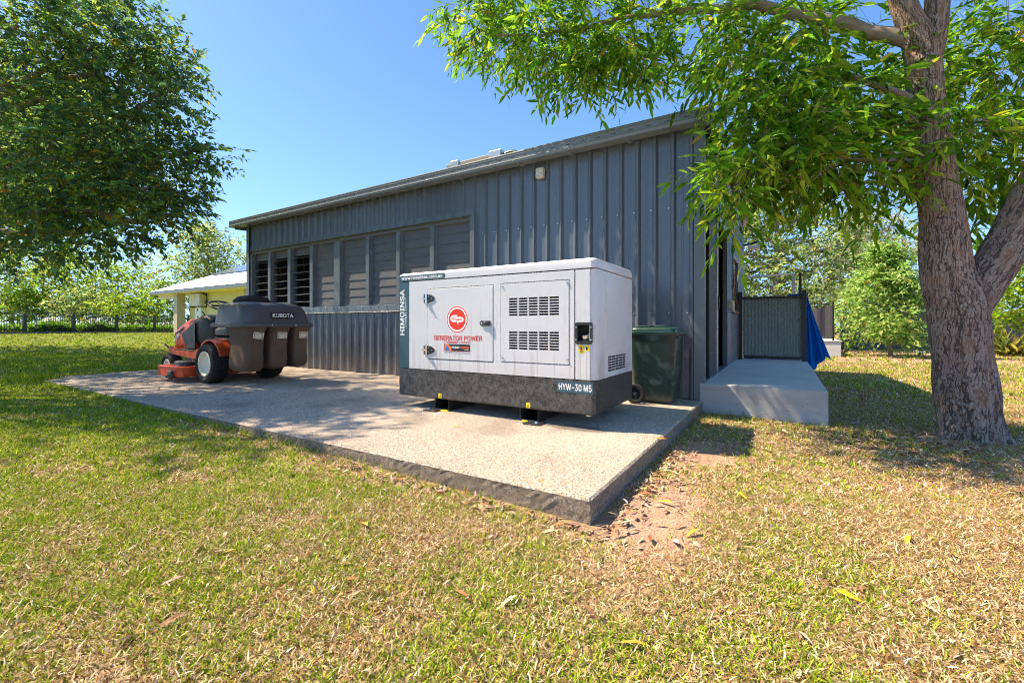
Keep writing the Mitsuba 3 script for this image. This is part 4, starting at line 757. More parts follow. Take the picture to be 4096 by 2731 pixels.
# ------------------------------------------------------------------ the dark leaning crown at the left
rl_ = np.random.default_rng(12)
lt = thing('broadleaf_tree', 'dark broadleaf tree with yellowing leaf edges overhanging the lawn at the left', 'tree')
stem_part(lt, 'trunk', bark_tube([(-10.6, -.8, -.2, .30), (-10.5, -.75, .3, .24), (-10.3, -.6, 1.2, .21), (-10.0, -.4, 2.0, .18), (-9.6, -.1, 3.2, .13), (-9.2, .2, 4.6, .07)], 40, 24, .12), 'bark')
LOBES_L = [((-7.11, 1.26, 4.05), 0.75, 150), ((-6.94, 1.60, 4.18), 0.7, 150), ((-6.82, 1.90, 4.11), 0.55, 110), ((-6.94, 2.19, 4.52), 0.4, 66), ((-6.83, 2.37, 4.32), 0.34, 56), ((-6.74, 2.55, 4.15), 0.26, 36), ((-7.07, 1.52, 3.39), 0.75, 160), ((-6.74, 1.96, 3.45), 0.6, 125), ((-6.59, 2.29, 3.55), 0.42, 72), ((-6.59, 2.52, 3.76), 0.25, 34), ((-7.07, 1.29, 2.67), 0.7, 150), ((-6.81, 1.68, 2.65), 0.65, 140), ((-6.60, 2.04, 2.83), 0.55, 115), ((-6.57, 2.41, 3.00), 0.38, 64), ((-6.41, 2.63, 2.99), 0.28, 42), ((-6.28, 2.83, 3.02), 0.15, 16), ((-6.42, 2.27, 2.45), 0.4, 70), ((-6.25, 2.50, 2.43), 0.22, 30), ((-6.31, 2.45, 2.16), 0.2, 26), ((-6.52, 1.97, 2.23), 0.48, 90), ((-6.80, 1.57, 2.08), 0.55, 105), ((-6.96, 1.23, 1.98), 0.55, 105), ((-6.41, 2.16, 1.98), 0.22, 30), ((-6.65, 1.89, 1.98), 0.28, 42), ((-6.80, 1.57, 1.86), 0.28, 42), ((-6.88, 1.28, 1.75), 0.32, 46), ((-6.60, 1.81, 3.64), 0.6, 80), ((-9.00, 2.10, 6.60), 0.9, 110), ((-9.80, 2.60, 6.40), 0.9, 110), ((-8.30, 1.20, 6.50), 0.8, 90), ((-10.60, 2.00, 6.60), 1.0, 110), ((-9.60, 0.80, 6.40), 1.0, 110), ((-10.60, 3.00, 6.00), 0.8, 80), ((-7.60, 0.60, 5.90), 0.7, 70), ((-8.60, 1.00, 4.80), 1.2, 130), ((-8.20, -0.40, 4.00), 1.2, 120), ((-6.60, 0.70, 4.60), 0.6, 60), ((-9.80, 0.40, 3.20), 1.2, 120), ((-9.60, 1.80, 3.60), 1.1, 110), ((-8.90, 1.80, 4.60), 0.7, 80), ((-11.00, 1.00, 3.50), 1.3, 110), ((-11.40, -1.20, 4.00), 1.3, 90), ((-10.40, 2.60, 4.20), 1.0, 80)]
limbs = [limb(rl_, (-10.0, -.4, 2.0), LOBES_L[k][0], .07, .02, .1) for k in range(0, len(LOBES_L), 2)]
DARKS = [(.12, .25, .10), (.19, .34, .07), (.32, .46, .05), (.13, .23, .14), (.42, .40, .045), (.58, .32, .05)]
m, c, tw = lobes_to(lt, LOBES_L, rl_, .27, 10, .092, .048, .20, DARKS, (5, 5, 3, 3, 1.2, .25), rich=False, dens=.92)
part(lt, 'foliage', m, 'leaf', kind='stuff', color=c)
for q in limbs: part(lt, 'branch', q, 'bark_pale', True)
if 1: pass; part(lt, 'twigs', tw, 'bark_dark', kind='stuff')

LOBES_S = [((-13.50, 3.20, 4.60), 1.3, 120), ((-15.00, 3.40, 5.00), 1.5, 130), ((-16.50, 4.40, 5.20), 1.5, 120), ((-18.50, 3.60, 5.00), 1.7, 140), ((-20.50, 3.40, 5.00), 1.7, 130), ((-22.50, 3.00, 5.00), 1.8, 120), ((-15.00, 1.80, 4.40), 1.6, 130), ((-17.00, 2.00, 5.60), 1.8, 120), ((-19.50, 1.60, 5.40), 1.8, 120), ((-13.00, 1.60, 4.20), 1.4, 120), ((-14.00, 0.20, 4.50), 1.6, 110), ((-24.00, 2.00, 5.40), 1.8, 100), ((-12.20, 2.60, 4.30), 1.0, 90), ((-17.00, 0.20, 4.80), 1.8, 100)]
st_ = thing('shade_tree', 'dark broadleaf crown behind the near overhanging tree at the left', 'tree')
stem_part(st_, 'trunk', bark_tube([(-17.5, .2, -.1, .3), (-17.4, .3, 1.2, .24), (-17.2, .6, 3.0, .2), (-17, 1.0, 5.0, .1)], 24, 16, .1), 'bark_pale')
m, c, tw = lobes_to(st_, LOBES_S, rl_, .45, 9, .17, .10, .20, DARKS, (5, 4, 3, 3, 1.3, .3), rich=False, dens=2.2)
part(st_, 'foliage', m, 'leaf', kind='stuff', color=c)
for k in range(0, len(LOBES_S), 2): part(st_, 'branch', limb(rl_, (-17.2, .6, 3.0), LOBES_S[k][0], .08, .03, .1), 'bark_pale', True)
# ------------------------------------------------------------------ trees and shrubs farther off
def far_tree(name, label, base, h, rx, n, leaf, cols, w, seed, trunk=.12, crown0=.35, shape=1.0, group=None, cone=False, lobes=14, bs='leaf_far', k=7, sparse=1.0):
    r = np.random.default_rng(seed); bx_, by_ = base; bz = float(ground_z(bx_, by_)) - .1
    t = thing(name, label, 'tree', group); lean = r.normal(0, .04 * h, 2)
    top = np.array([bx_ + lean[0], by_ + lean[1], bz + h * .9])
    part(t, 'trunk', tube(smoothpath([(bx_, by_, bz, trunk), (bx_ + lean[0] * .3, by_ + lean[1] * .3, bz + h * .35, trunk * .75), (*top, trunk * .2)], 14)[:, :3], np.linspace(trunk, trunk * .2, 14), 9), 'bark_pale', True)
    L = []; br = []
    for i in range(lobes):
        f = (i + .5) / lobes; z = bz + h * (crown0 + (1 - crown0) * f)
        rad = rx * ((1.02 - f) ** 1.0 * min(1, .55 + 2.2 * f) if cone else (math.sin(math.pi * min(.97, .22 + .70 * f)) ** .7) * shape)
        a = i * 2.4 + r.random(); q = (.55 + .35 * r.random()) * rad * (0.2 if f > .93 else 1)
        c = np.array([top[0] * f + bx_ * (1 - f) + q * math.cos(a), top[1] * f + by_ * (1 - f) + q * math.sin(a), z + r.normal(0, .03 * h)])
        lr = (max(.10 * rx, rad * .48) if cone else max(.25 * rx, rad * .55)) * (.8 + .4 * r.random())
        L.append((c, (lr, lr, lr * (.75 if not cone else .6)), max(6, int(n / lobes / k))))
        zz = min(z - .10 * h, bz + h * .85); fz = (zz - bz) / h; br.append(limb(r, (bx_ + lean[0] * fz, by_ + lean[1] * fz, zz), c, trunk * .38, trunk * .1, .08, 5, 6))
    m, c, tw = lobes_to(t, L, r, leaf * 3.0, k, leaf, leaf * .6, .25, cols, w, rich=False, hollow=.15, twr=leaf * .05)
    part(t, 'foliage', m, bs, kind='stuff', color=c)
    part(t, 'branch', cat(*br), 'bark_pale', True, kind='stuff')
    return t
LIME = [(.24, .41, .035), (.36, .51, .045), (.15, .28, .03), (.52, .44, .07), (.08, .15, .03)]
OLIVE = [(.30, .43, .12), (.45, .55, .18), (.20, .30, .08), (.52, .48, .18), (.12, .18, .05)]
GREY = [(.38, .45, .27), (.52, .58, .38), (.24, .30, .17), (.13, .18, .09)]
FRESH = [(.30, .48, .11), (.44, .60, .18), (.19, .33, .06), (.58, .68, .26), (.62, .38, .08)]
far_tree('conical_tree', 'bright green conical young tree standing on the lawn left of the forked trunk', (3.1, 19.4), 3.9, 1.58, 11000, 0.165, FRESH, (4, 4, 2, 1.5, .25), 41, trunk=0.07, crown0=0.22, cone=True, lobes=30)
far_tree('dense_tree', 'tall olive green tree rising behind the porch screen', (-0.3, 24.5), 8.2, 3.01, 15000, 0.22, OLIVE, (3, 3, 3, 1, 2), 42, trunk=0.22, crown0=0.12, lobes=26)
far_tree('dense_tree', 'dark broad tree filling the gap between the shed corner and the steel posts', (-2.1, 25.7), 8.2, 2.16, 9000, 0.22, OLIVE, (3, 2, 4, 1, 3), 52, trunk=0.2, crown0=0.1, lobes=18)
far_tree('grey_gum', 'grey green tree with pale limbs behind the conical tree', (3.6, 32.7), 7.7, 2.7, 9000, 0.24, GREY, (4, 4, 3, 1), 43, trunk=0.2, crown0=0.4, lobes=18)
far_tree('garden_shrub', 'pale green shrub beside the concrete pool wall', (2.5, 24.4), 0.5, 0.44, 1500, 0.09, GREY, (4, 4, 2, 1), 44, trunk=0.03, crown0=0.1, lobes=7)
far_tree('lime_tree', 'bright yellow green tree at the right edge beyond the forked trunk', (6.3, 19.1), 2.9, 0.96, 6500, 0.13, LIME, (3, 4, 1, .5, .6), 45, trunk=0.07, crown0=0.38, lobes=14)
far_tree('back_tree', 'distant olive tree low behind the pool fence', (2.7, 41.6), 4.7, 2.52, 4500, 0.2, OLIVE, (3, 3, 3, 1, 2), 46, trunk=0.15, crown0=0.15, lobes=12)
far_tree('gum_tree', 'olive green tree with fine leaves rising behind the house roof', (-57.4, 25.7), 11.6, 4.75, 11000, 0.38, OLIVE, (3, 4, 2, 1.5, 1), 61, trunk=0.3, crown0=0.3, lobes=26)
far_tree('bush_tree', 'olive tree at the left edge behind the iron fence', (-68.5, 11.8), 9.1, 3.41, 3000, 0.34, OLIVE, (3, 3, 3, 1, 2), 70, trunk=0.14, crown0=0.22, lobes=13)
far_tree('bush_tree', 'tall thin lime green tree left of the first lily mound', (-71.7, 14.6), 11.8, 2.97, 3000, 0.34, LIME, (4, 3, 2, 1, 1), 71, trunk=0.14, crown0=0.22, lobes=13)
far_tree('bush_tree', 'rounded lime green tree behind the left lily mound', (-63.8, 14.7), 7.7, 2.96, 3000, 0.34, LIME, (4, 3, 2, 1, 1), 72, trunk=0.14, crown0=0.22, lobes=13)
far_tree('bush_tree', 'broad lime green tree behind the right lily mound', (-69.3, 18.4), 10.2, 3.86, 3000, 0.34, LIME, (4, 3, 2, 1, 1), 73, trunk=0.14, crown0=0.22, lobes=13)
far_tree('bush_tree', 'lime green tree left of the sparse grey green one', (-61.8, 18.3), 7.5, 3.08, 3000, 0.34, LIME, (4, 3, 2, 1, 1), 74, trunk=0.14, crown0=0.22, lobes=13)
far_tree('bush_tree', 'sparse grey green tree with open crown left of the house', (-69.5, 23.0), 10.7, 3.04, 1700, 0.28, GREY, (4, 4, 3, 1), 75, trunk=0.14, crown0=0.22, lobes=13)
far_tree('fence_bush', 'low lime green tree beside the house post', (-56.9, 20.1), 4.8, 2.09, 3000, 0.34, LIME, (4, 3, 2, 1, 1), 76, trunk=0.14, crown0=0.12, lobes=13)
far_tree('bush_tree', 'lime green tree cut by the left edge of the view', (-73.5, 11.1), 9.4, 3.32, 3000, 0.34, LIME, (4, 3, 2, 1, 1), 77, trunk=0.14, crown0=0.22, lobes=13)
far_tree('fence_bush', 'low lime green bush behind the fence at the far left', (-64.4, 12.0), 4.3, 2.17, 3000, 0.34, LIME, (4, 3, 2, 1, 1), 78, trunk=0.14, crown0=0.12, lobes=13)
far_tree('fence_bush', 'low olive bush behind the fence between the lily mounds', (-58.2, 14.6), 3.8, 2.55, 3000, 0.34, OLIVE, (3, 3, 3, 1, 2), 79, trunk=0.14, crown0=0.12, lobes=13)
far_tree('fence_bush', 'low lime green bush behind the fence near the house', (-54.3, 17.1), 3.4, 2.34, 3000, 0.34, LIME, (4, 3, 2, 1, 1), 80, trunk=0.14, crown0=0.12, lobes=13)
def strap_plant(name, label, x, y, n, L, W, seed, cols, w, spread=.8):
    r = np.random.default_rng(seed); z = float(ground_z(x, y)); p = np.c_[r.normal(x, .05 * spread, n), r.normal(y, .05 * spread, n), np.full(n, z)]
    a = r.random(n) * 6.283; el = r.uniform(.35, 1.4, n); d = np.c_[np.cos(a) * np.cos(el), np.sin(a) * np.cos(el), np.sin(el)]
    m, c = leaf_mesh(p, d, np.c_[-np.cos(a) * np.sin(el), -np.sin(a) * np.sin(el), np.cos(el)], L * (.6 + .5 * r.random(n)), np.full(n, W), palette(r, n, cols, w), True, .28)
    return whole(name, label, 'plant', m, 'leaf_far', color=c)
strap_plant('strappy_plant', 'clump of long yellow green strap leaves near the dark fence at the right', 6.9, 22.6, 90, 1.35, .10, 5, [(.22, .24, .05), (.33, .30, .06), (.40, .27, .05), (.12, .17, .05)], (3, 3, 2, 2), 4)
strap_plant('flax_plant', 'small green leafy plant between the strap leaves and the tree trunk', 6.0, 22.4, 40, .7, .10, 6, [(.06, .13, .03), (.12, .2, .05)], (2, 1), 3)
# ------------------------------------------------------------------ lily border and iron fence at the left edge of the lawn
FXX = -43.0
def lily(name, label, x, y, rx, ry, h, n, seed, cat_='plant', kind=None):
    r = np.random.default_rng(seed); p = np.c_[x + rx * r.uniform(-1, 1, n), y + ry * r.uniform(-1, 1, n)]
    e = np.sqrt(np.clip(1 - ((p[:, 1] - y) / (ry * 1.02)) ** 2, 0, 1)) if kind is None else np.ones(n)
    z = ground_z(p[:, 0], p[:, 1]); a = r.random(n) * 6.283; el = r.uniform(.5, 1.35, n); d = np.c_[np.cos(a) * np.cos(el), np.sin(a) * np.cos(el), np.sin(el)]
    m, c = leaf_mesh(np.c_[p, z + h * e * r.uniform(.1, .55, n)], d, np.c_[-d[:, :2], d[:, 2] * 0 + .6], h * (.35 + .3 * r.random(n)), np.full(n, .07), palette(r, n, [(.17, .36, .03), (.26, .48, .05), (.09, .20, .02)], (3, 3, 2)), False, .25)
    k = n // 24; q = r.choice(n, k); fp = np.c_[p[q], z[q] + h * e[q] * r.uniform(.45, 1.12, k)]
    fa = r.random((k, 5)) * 6.283; fd = np.stack([np.cos(fa), np.sin(fa), r.uniform(-.2, .9, (k, 5))], -1).reshape(-1, 3)
    fm, fc = leaf_mesh(np.repeat(fp, 5, 0), fd, r.normal(0, .4, (5 * k, 3)) + [0, 0, 1], np.full(5 * k, .13), np.full(5 * k, .05), np.full((5 * k, 3), .80), False, .3)
    t = thing(name, label, cat_, None, kind)
    part(t, 'leaves', m, 'leaf_far', kind='stuff', color=c); part(t, 'flowers', fm, 'leaf_far', kind='stuff', color=fc)
lily('white_lily_clump', 'left mound of white flowered lilies in front of the iron fence', -43.75, 9.3, .6, .95, .98, 1500, 21)
lily('white_lily_clump', 'right mound of white flowered lilies in front of the iron fence', -43.75, 11.67, .6, .95, .98, 1500, 22)
lily('lily_border', 'low row of green lilies with white flowers along the iron fence', -43.7, 12.5, .45, 9.5, .74, 5200, 23, 'border plants', 'stuff')
r = np.random.default_rng(5)
whole('garden_edging', 'low dark edging strip between the lawn and the lily border', 'edging', box(-42.02, -41.92, 2, 24, .1, .42), 'far_fence')
ys = np.arange(3.2, 24, 2.37)
for i, (a, b) in enumerate(zip(ys[:-1], ys[1:])):
    f = thing('iron_fence_panel', 'black iron fence panel with an arched top rail at the far left of the lawn', 'fence', 'arched iron fence panels along the lily border'); g0 = .31
    part(f, 'post', cbox(FXX - .07, FXX + .07, a - .07, a + .07, g0 - .3, g0 + 1.36, .01), 'fence_black')
    yy = np.linspace(a + .06, b - .06, 13); tt = np.linspace(-1, 1, 13); zz = g0 + 1.13 + .27 * (1 - tt ** 2)
    part(f, 'top_rail', tube(np.c_[np.full(13, FXX), yy, zz], .032, 6), 'fence_black'); part(f, 'bottom_rail', cbox(FXX - .02, FXX + .02, a + .055, b - .055, g0 + .10, g0 + .14, .004), 'fence_black')
    part(f, 'pickets', cat(*[box(FXX - .012, FXX + .012, y - .012, y + .012, g0 + .14, g0 + 1.13 + .27 * (1 - ((y - (a + b) / 2) / (b - a) * 2) ** 2)) for y in np.linspace(a + .1, b - .1, 20)]), 'fence_black', kind='stuff')
for k, dz in enumerate((0, -.55)):
    pts = np.array([(-95, 30, 9.8 + dz), (-60, 36, 9.4 + dz), (-30, 45, 9.5 + dz), (20, 62, 11 + dz)]); whole('overhead_wire', ('upper' if k == 0 else 'lower') + ' of two thin overhead wires crossing the sky left of the shed', 'wire', tube(smoothpath(pts, 30), .018, 4), 'wire')
# ------------------------------------------------------------------ the house at the left
hs = thing('house', 'cream yellow house with a white hipped roof and solar panels beyond the mower', 'house')
EX, EY, EZ, SL = -36.25, 12.45, 2.90, .466
part(hs, 'wall', box(-33.0, -14, 13.45, 24, .0, 2.92), 'house_wall'); part(hs, 'pilaster', box(-26.2, -14.5, 13.38, 13.46, 0, 2.90), 'house_post')
part(hs, 'fascia', cat(box(EX, -13, EY - .04, EY, EZ, EZ + .19), box(EX - .04, EX, EY - .04, 25, EZ, EZ + .19)), 'fascia')
part(hs, 'soffit', box(EX, -13, EY, 13.45, EZ + .02, EZ + .05), 'house_soffit'); part(hs, 'soffit', box(EX, -33.0, 13.45, 25, EZ + .02, EZ + .05), 'house_soffit')
zr = EZ + .20; hh = 6.0
part(hs, 'roof', TM([(EX - .05, EY - .05, zr), (-13, EY - .05, zr), (-13, EY + hh, zr + SL * hh), (EX + hh, EY + hh, zr + SL * hh), (EX - .05, EY + 2 * hh, zr), (-13, EY + 2 * hh, zr)], [[0, 1, 2], [0, 2, 3], [0, 3, 4], [4, 3, 2], [4, 2, 5]]), 'house_roof')
part(hs, 'post', cbox(-33.45, -32.95, 12.72, 13.18, .1, 2.92, .01), 'house_post'); part(hs, 'beam', box(-36.1, -33.0, 12.85, 13.05, 2.62, 2.92), 'house_soffit')
part(hs, 'wall', box(-36.1, -35.7, 18, 24, 0, 2.92), 'house_wall')
spz = lambda y: zr + SL * (y - EY) + .10
for k in range(6):
    x0 = -33.5 + k * 1.66
    part(hs, 'solar_panel', TM([(x0, 14.85, spz(14.85)), (x0 + 1.62, 14.85, spz(14.85)), (x0 + 1.62, 16.6, spz(16.6)), (x0, 16.6, spz(16.6)), (x0, 14.85, spz(14.85) - .04), (x0 + 1.62, 14.85, spz(14.85) - .04), (x0 + 1.62, 16.6, spz(16.6) - .04), (x0, 16.6, spz(16.6) - .04)], [[0, 1, 2], [0, 2, 3], [4, 6, 5], [4, 7, 6], [0, 5, 1], [0, 4, 5], [0, 3, 7], [0, 7, 4], [1, 5, 6], [1, 6, 2], [2, 6, 7], [2, 7, 3]]), 'solar')
ac = thing('air_conditioner', 'cream air conditioner unit on the house wall under the eave', 'air conditioner')
part(ac, 'case', cbox(-31.95, -30.6, 12.98, 13.36, 2.05, 2.83, .03), 'beige_plastic'); part(ac, 'fan_grille', lathe([(.30, -.02), (.33, -.01), (.33, .02), (.20, .01), (.0001, .01), (.0001, -.005), (.2, -.01)], (-31.45, 12.975, 2.44), (0, 1, 0), 24), 'house_soffit', 40)
part(ac, 'bracket', cat(box(-31.8, -31.7, 12.95, 13.45, 1.98, 2.05), box(-30.8, -30.7, 12.95, 13.45, 1.98, 2.05)), 'black_metal'); part(ac, 'pipe', tube(smoothpath([(-30.55, 13.2, 2.8), (-30.4, 13.3, 2.7), (-30.4, 13.3, 2.35), (-30.6, 13.3, 2.25)], 12), .05, 8), 'black_plastic', True)
whole('switch_box', 'tall grey green box on the house wall left of the air conditioner', 'box', cbox(-32.6, -32.15, 13.2, 13.45, 2.0, 2.8, .02), 'concrete_pale')
mb = thing('meter_box', 'white meter box low on the house wall below the air conditioner', 'meter box')
part(mb, 'case', cbox(-31.7, -30.9, 13.2, 13.45, .9, 2.0, .02), 'white_plastic'); part(mb, 'badge', cat(box(-31.4, -31.25, 13.19, 13.2, 1.75, 1.9), box(-31.4, -31.25, 13.19, 13.2, 1.35, 1.45)), 'far_fence')
# ------------------------------------------------------------------ pool wall and fences at the right
pw = thing('pool_wall', 'low pale concrete wall behind the blue tarp', 'wall')
part(pw, 'wall', cbox(-4.0, 1.63, 18.05, 24, -.4, .27, .01), 'concrete_pale'); part(pw, 'coping', cbox(-4.02, 1.66, 18.02, 24.02, .272, .31, .01), 'concrete')
pf = thing('pool_fence', 'black pool fence with sagging dark shade cloth on the pale concrete wall', 'fence')
for x in (1.42, -.6, -2.6): part(pf, 'post', cbox(x - .025, x + .025, 18.10, 18.15, .311, 1.62, .004), 'black_metal')
part(pf, 'rail', cbox(-4, 1.42, 18.11, 18.14, 1.53, 1.56, .004), 'black_metal'); part(pf, 'rail', cbox(-4, 1.42, 18.11, 18.14, .37, .40, .004), 'black_metal')
part(pf, 'pickets', cat(*[box(x - .008, x + .008, 18.115, 18.135, .40, 1.53) for x in np.arange(-3.9, 1.4, .1)]), 'black_metal', kind='stuff')
xx = np.linspace(-.6, 1.40, 30); zt = 1.50 - .42 * np.clip((1.40 - xx) / 2.0, 0, 1) ** .8; yv = 18.085 + .018 * np.sin(xx * 17)
part(pf, 'shade_cloth', TM(np.vstack([np.c_[xx, yv, xx * 0 + .42], np.c_[xx, yv + .01, zt]]), np.vstack([np.stack([np.arange(29), np.arange(29) + 1, np.arange(29) + 31], 1), np.stack([np.arange(29), np.arange(29) + 31, np.arange(29) + 30], 1)])), 'shade_cloth')
A_, B_ = np.array([2.2, 24.6]), np.array([13.5, 33.0]); dv = (B_ - A_) / np.linalg.norm(B_ - A_); nv = np.array([-dv[1], dv[0]])
pl = thing('paling_fence', 'tall dark grey paling fence across the back of the lawn at the right', 'fence'); Ltot = np.linalg.norm(B_ - A_)
def fbox(s0, s1, o0, o1, z0, z1):
    m = box(s0, s1, o0, o1, z0, z1); v = m.vertices; xy = A_ + v[:, :1] * dv + v[:, 1:2] * nv; return TM(np.c_[xy, v[:, 2]], m.faces)
for s in np.arange(0, Ltot - .15, .17):
    part(pl, 'paling', fbox(s, s + .15, 0, .02, -.33, 1.42), 'far_fence')
part(pl, 'rail', fbox(0, Ltot, .022, .07, 1.1, 1.19), 'far_fence'); part(pl, 'rail', fbox(0, Ltot, .022, .07, .0, .09), 'far_fence')
part(pl, 'cap', fbox(-.02, Ltot, -.03, .08, 1.421, 1.46), 'galv')
structure('garden_path', TM([(4.2, 24.0, float(ground_z(4.2, 24)) + .02), (4.6, 23.4, float(ground_z(4.6, 23.4)) + .02), (12.6, 28.9, float(ground_z(12.6, 28.9)) + .02), (12.2, 29.8, float(ground_z(12.2, 29.8)) + .02)], [[0, 1, 2], [0, 2, 3]]), 'concrete', label='pale concrete strip along the foot of the paling fence')
gb = thing('garden_block_stack', 'two stacked dark grey garden blocks at the right edge by the strap leaves', 'blocks')
for k in range(2): part(gb, 'block', cbox(7.42, 8.6, 22.2, 22.5, -.25 + .17 * k, -.085 + .17 * k, .015), 'block_dark')
# ------------------------------------------------------------------ grass, litter, fallen leaves
rg = np.random.default_rng(77)
def blades(x, y, h, w, lean, col, z0=-.004, up=0.0):
    n = len(x); z = ground_z(x, y) + z0 + up; a = rg.random(n) * 6.283; b = rg.random(n) * 6.283
    p = np.c_[x, y, z]; s = np.c_[np.cos(a), np.sin(a), 0 * a] * (w / 2)[:, None]; d = np.c_[np.cos(b) * lean, np.sin(b) * lean, np.sqrt(np.clip(1 - lean ** 2, .02, 1))]
    mid = p + d * (h * .5)[:, None]; tip = p + d * h[:, None] + np.c_[np.cos(b), np.sin(b), -np.ones(n)] * (h * lean * .12)[:, None]
    tip[:, 2] = np.maximum(tip[:, 2], z + .001)
    v = np.stack([p - s, p + s, mid + s * .8, mid - s * .8, tip], 1); f = np.array([[0, 1, 2], [0, 2, 3], [3, 2, 4]])
    return TM(v.reshape(-1, 3), (f[None] + (np.arange(n) * 5)[:, None, None]).reshape(-1, 3)), np.repeat(col, 5, 0)
def on_slab(x, y, m=.0): return ((x > -9.6 - m) & (x < -.72 + m) & (y > 1.86 - m) & (y < 10.6)) | ((x > -.76) & (x < .352 + m) & (y > 4.93 - m) & (y < 9.35 + m))
def bare(x, y):
    md = meshkit.fbm(np.stack([x * 9, y * 9, x * 0], -1), 3, 4)
    e = 1.15 * np.exp(-(((x + .50) / .25) ** 2 + ((y - 2.05) / .62) ** 2) * 1.2) + 1.0 * np.exp(-(((x + .45) / .26) ** 2 + ((y - 3.35) / .42) ** 2) * 1.2) + np.exp(-(((x - 1.2) / .6) ** 2 + ((y - 4.9) / .5) ** 2)) * .8
    e += np.exp(-((1.87 - y) / .13) ** 2) * (x > -4) * (x < -.6) * .75
    return np.clip(e * (.6 + .9 * md), 0, 1)
def greenness(x, y):
    big = meshkit.fbm(np.stack([x * .8 + 3, y * .8, x * 0], -1), 3, 8); md = meshkit.fbm(np.stack([x * 5, y * 5, x * 0], -1), 3, 6)
    left = np.clip((1.2 - (x + .30 * y)) / 6.5, 0, 1)
    return np.clip(-.10 + 1.1 * left + .5 * np.clip((y - 5) / 5, 0, 1) * (x > -1) + (big - .5) * 1.1 + (md - .5) * 1.5, .07, .93)
def lawn_points(n, t0, t1, half, pw=1.0):
    t = (t0 ** pw + (t1 ** pw - t0 ** pw) * rg.random(n)) ** (1 / pw); u = rg.uniform(-half, half, n); F = np.array(FWD[:2]); R = np.array([math.cos(YAW), math.sin(YAW)])
    return (F[0] + R[0] * u) * t, (F[1] + R[1] * u) * t
GRN = np.array([(.22, .33, .018), (.34, .45, .025), (.46, .53, .045), (.13, .23, .02), (.28, .34, .10)])
STR = np.array([(.56, .42, .25), (.72, .60, .42), (.42, .25, .11), (.27, .14, .06), (.86, .78, .62)])
def grass(n, t0, t1, half, h0, w0, pw, flat):
    k = 6; x, y = lawn_points(n // k, t0, t1, half, pw); g = rg.random(len(x)) < greenness(x, y)
    x, y, g = (np.repeat(q, k) for q in (x, y, g)); n = len(x); sp = np.where(g, .014, .055 if flat else .03) * (1 if flat else 2.5)
    x, y = x + rg.normal(0, 1, n) * sp, y + rg.normal(0, 1, n) * sp
    ok = ~on_slab(x, y, .008) & (rg.random(n) > bare(x, y) * 1.05); x, y, g = x[ok], y[ok], g[ok]; n = len(x); g = g ^ (rg.random(n) < .10)
    c = np.where(g[:, None], GRN[rg.choice(5, n, p=(.3, .3, .2, .1, .1))], STR[rg.choice(5, n, p=(.32, .18, .25, .20, .05))]) * (1 + .22 * rg.normal(0, 1, (n, 1)))
    lean = np.where(g, rg.uniform(.35, .97, n), rg.uniform(.60, .98, n)) if flat else rg.uniform(.2, .9, n)
    return blades(x, y, h0 * (.4 + .9 * rg.random(n)) * np.where(g, 1.1, .85), w0 * (.6 + .8 * rg.random(n)), lean, np.clip(c, .01, .88), up=np.where(g, .002, rg.uniform(.0, .016, n)) if flat else 0.0)
ms = [grass(215000, .85, 2.4, 1.35, .027, .0042, 1.75, True), grass(245000, 2.4, 5.5, 1.3, .035, .0062, 1.7, True), grass(150000, 5.5, 12, 1.3, .055, .013, 1.6, False), grass(90000, 12, 46, 1.3, .075, .040, 1.4, False)]
# grass that creeps over the left tip and along the edge of the slab
k = 2600; x = rg.uniform(-9.6, -1.2, k); y = 1.85 - abs(rg.normal(0, .03, k)); q = rg.random(k) < np.interp(x, [-9.6, -4.5, -3, -1.2], [1, .9, .35, .15]); x, y = x[q], y[q]
ms.append(blades(x, y, rg.uniform(.03, .09, len(x)), np.full(len(x), .006), rg.uniform(.2, .8, len(x)), GRN[rg.choice(5, len(x))]))
k = 500; x = rg.normal(-9.45, .22, k); y = rg.normal(1.86, .10, k); ms.append(blades(x, y, rg.uniform(.05, .16, k), np.full(k, .010), rg.uniform(.2, .8, k), GRN[rg.choice(5, k)], .03))
k = 700; x = rg.uniform(-.65, .9, k); y = rg.normal(4.55, .22, k); ok = ~on_slab(x, y, .0); x, y = x[ok], y[ok]; ms.append(blades(x, y, rg.uniform(.03, .11, len(x)), np.full(len(x), .006), rg.uniform(.2, .7, len(x)), GRN[rg.choice(5, len(x))]))
labels['grass'] = {'label': 'short mown grass, green and straw mixed, covering the lawn', 'category': 'grass', 'kind': 'stuff'}
USED.add('grass'); scene['grass'] = mikit.ply(cat(*[m for m, c in ms]), 'blade', color=np.vstack([c for m, c in ms]))

DRY = [(.30, .205, .135), (.40, .30, .21), (.22, .13, .085), (.46, .37, .27), (.26, .11, .055), (.36, .15, .06)]
def dry_leaves(x, y, L, W, cols, zoff=.008, seed=0):
    r = np.random.default_rng(seed); n = len(x); a = r.random(n) * 6.283; el = r.normal(0.05, .22, n)
    zz = np.where(on_slab(x, y), np.where(x > -.70, .184, .0), ground_z(x, y)) + zoff
    d = np.c_[np.cos(a) * np.cos(el), np.sin(a) * np.cos(el), np.sin(el)]; nr = np.c_[r.normal(0, .45, (n, 2)), np.ones(n)]
    return leaf_mesh(np.c_[x, y, zz + .006 * r.random(n)], d, nr, L, W, cols, True, .22)
r = np.random.default_rng(31); X, Y = [], []
def scatter(n, fx, fy): X.append(fx(n)); Y.append(fy(n))
scatter(150, lambda n: r.uniform(-2.3, -.66, n), lambda n: 1.80 - abs(r.normal(0, .055, n)))
scatter(60, lambda n: r.uniform(-4.2, -2.3, n), lambda n: 1.80 - abs(r.normal(0, .06, n)))
scatter(170, lambda n: -.70 + abs(r.normal(0, .075, n)) + .02, lambda n: r.uniform(1.75, 3.3, n))
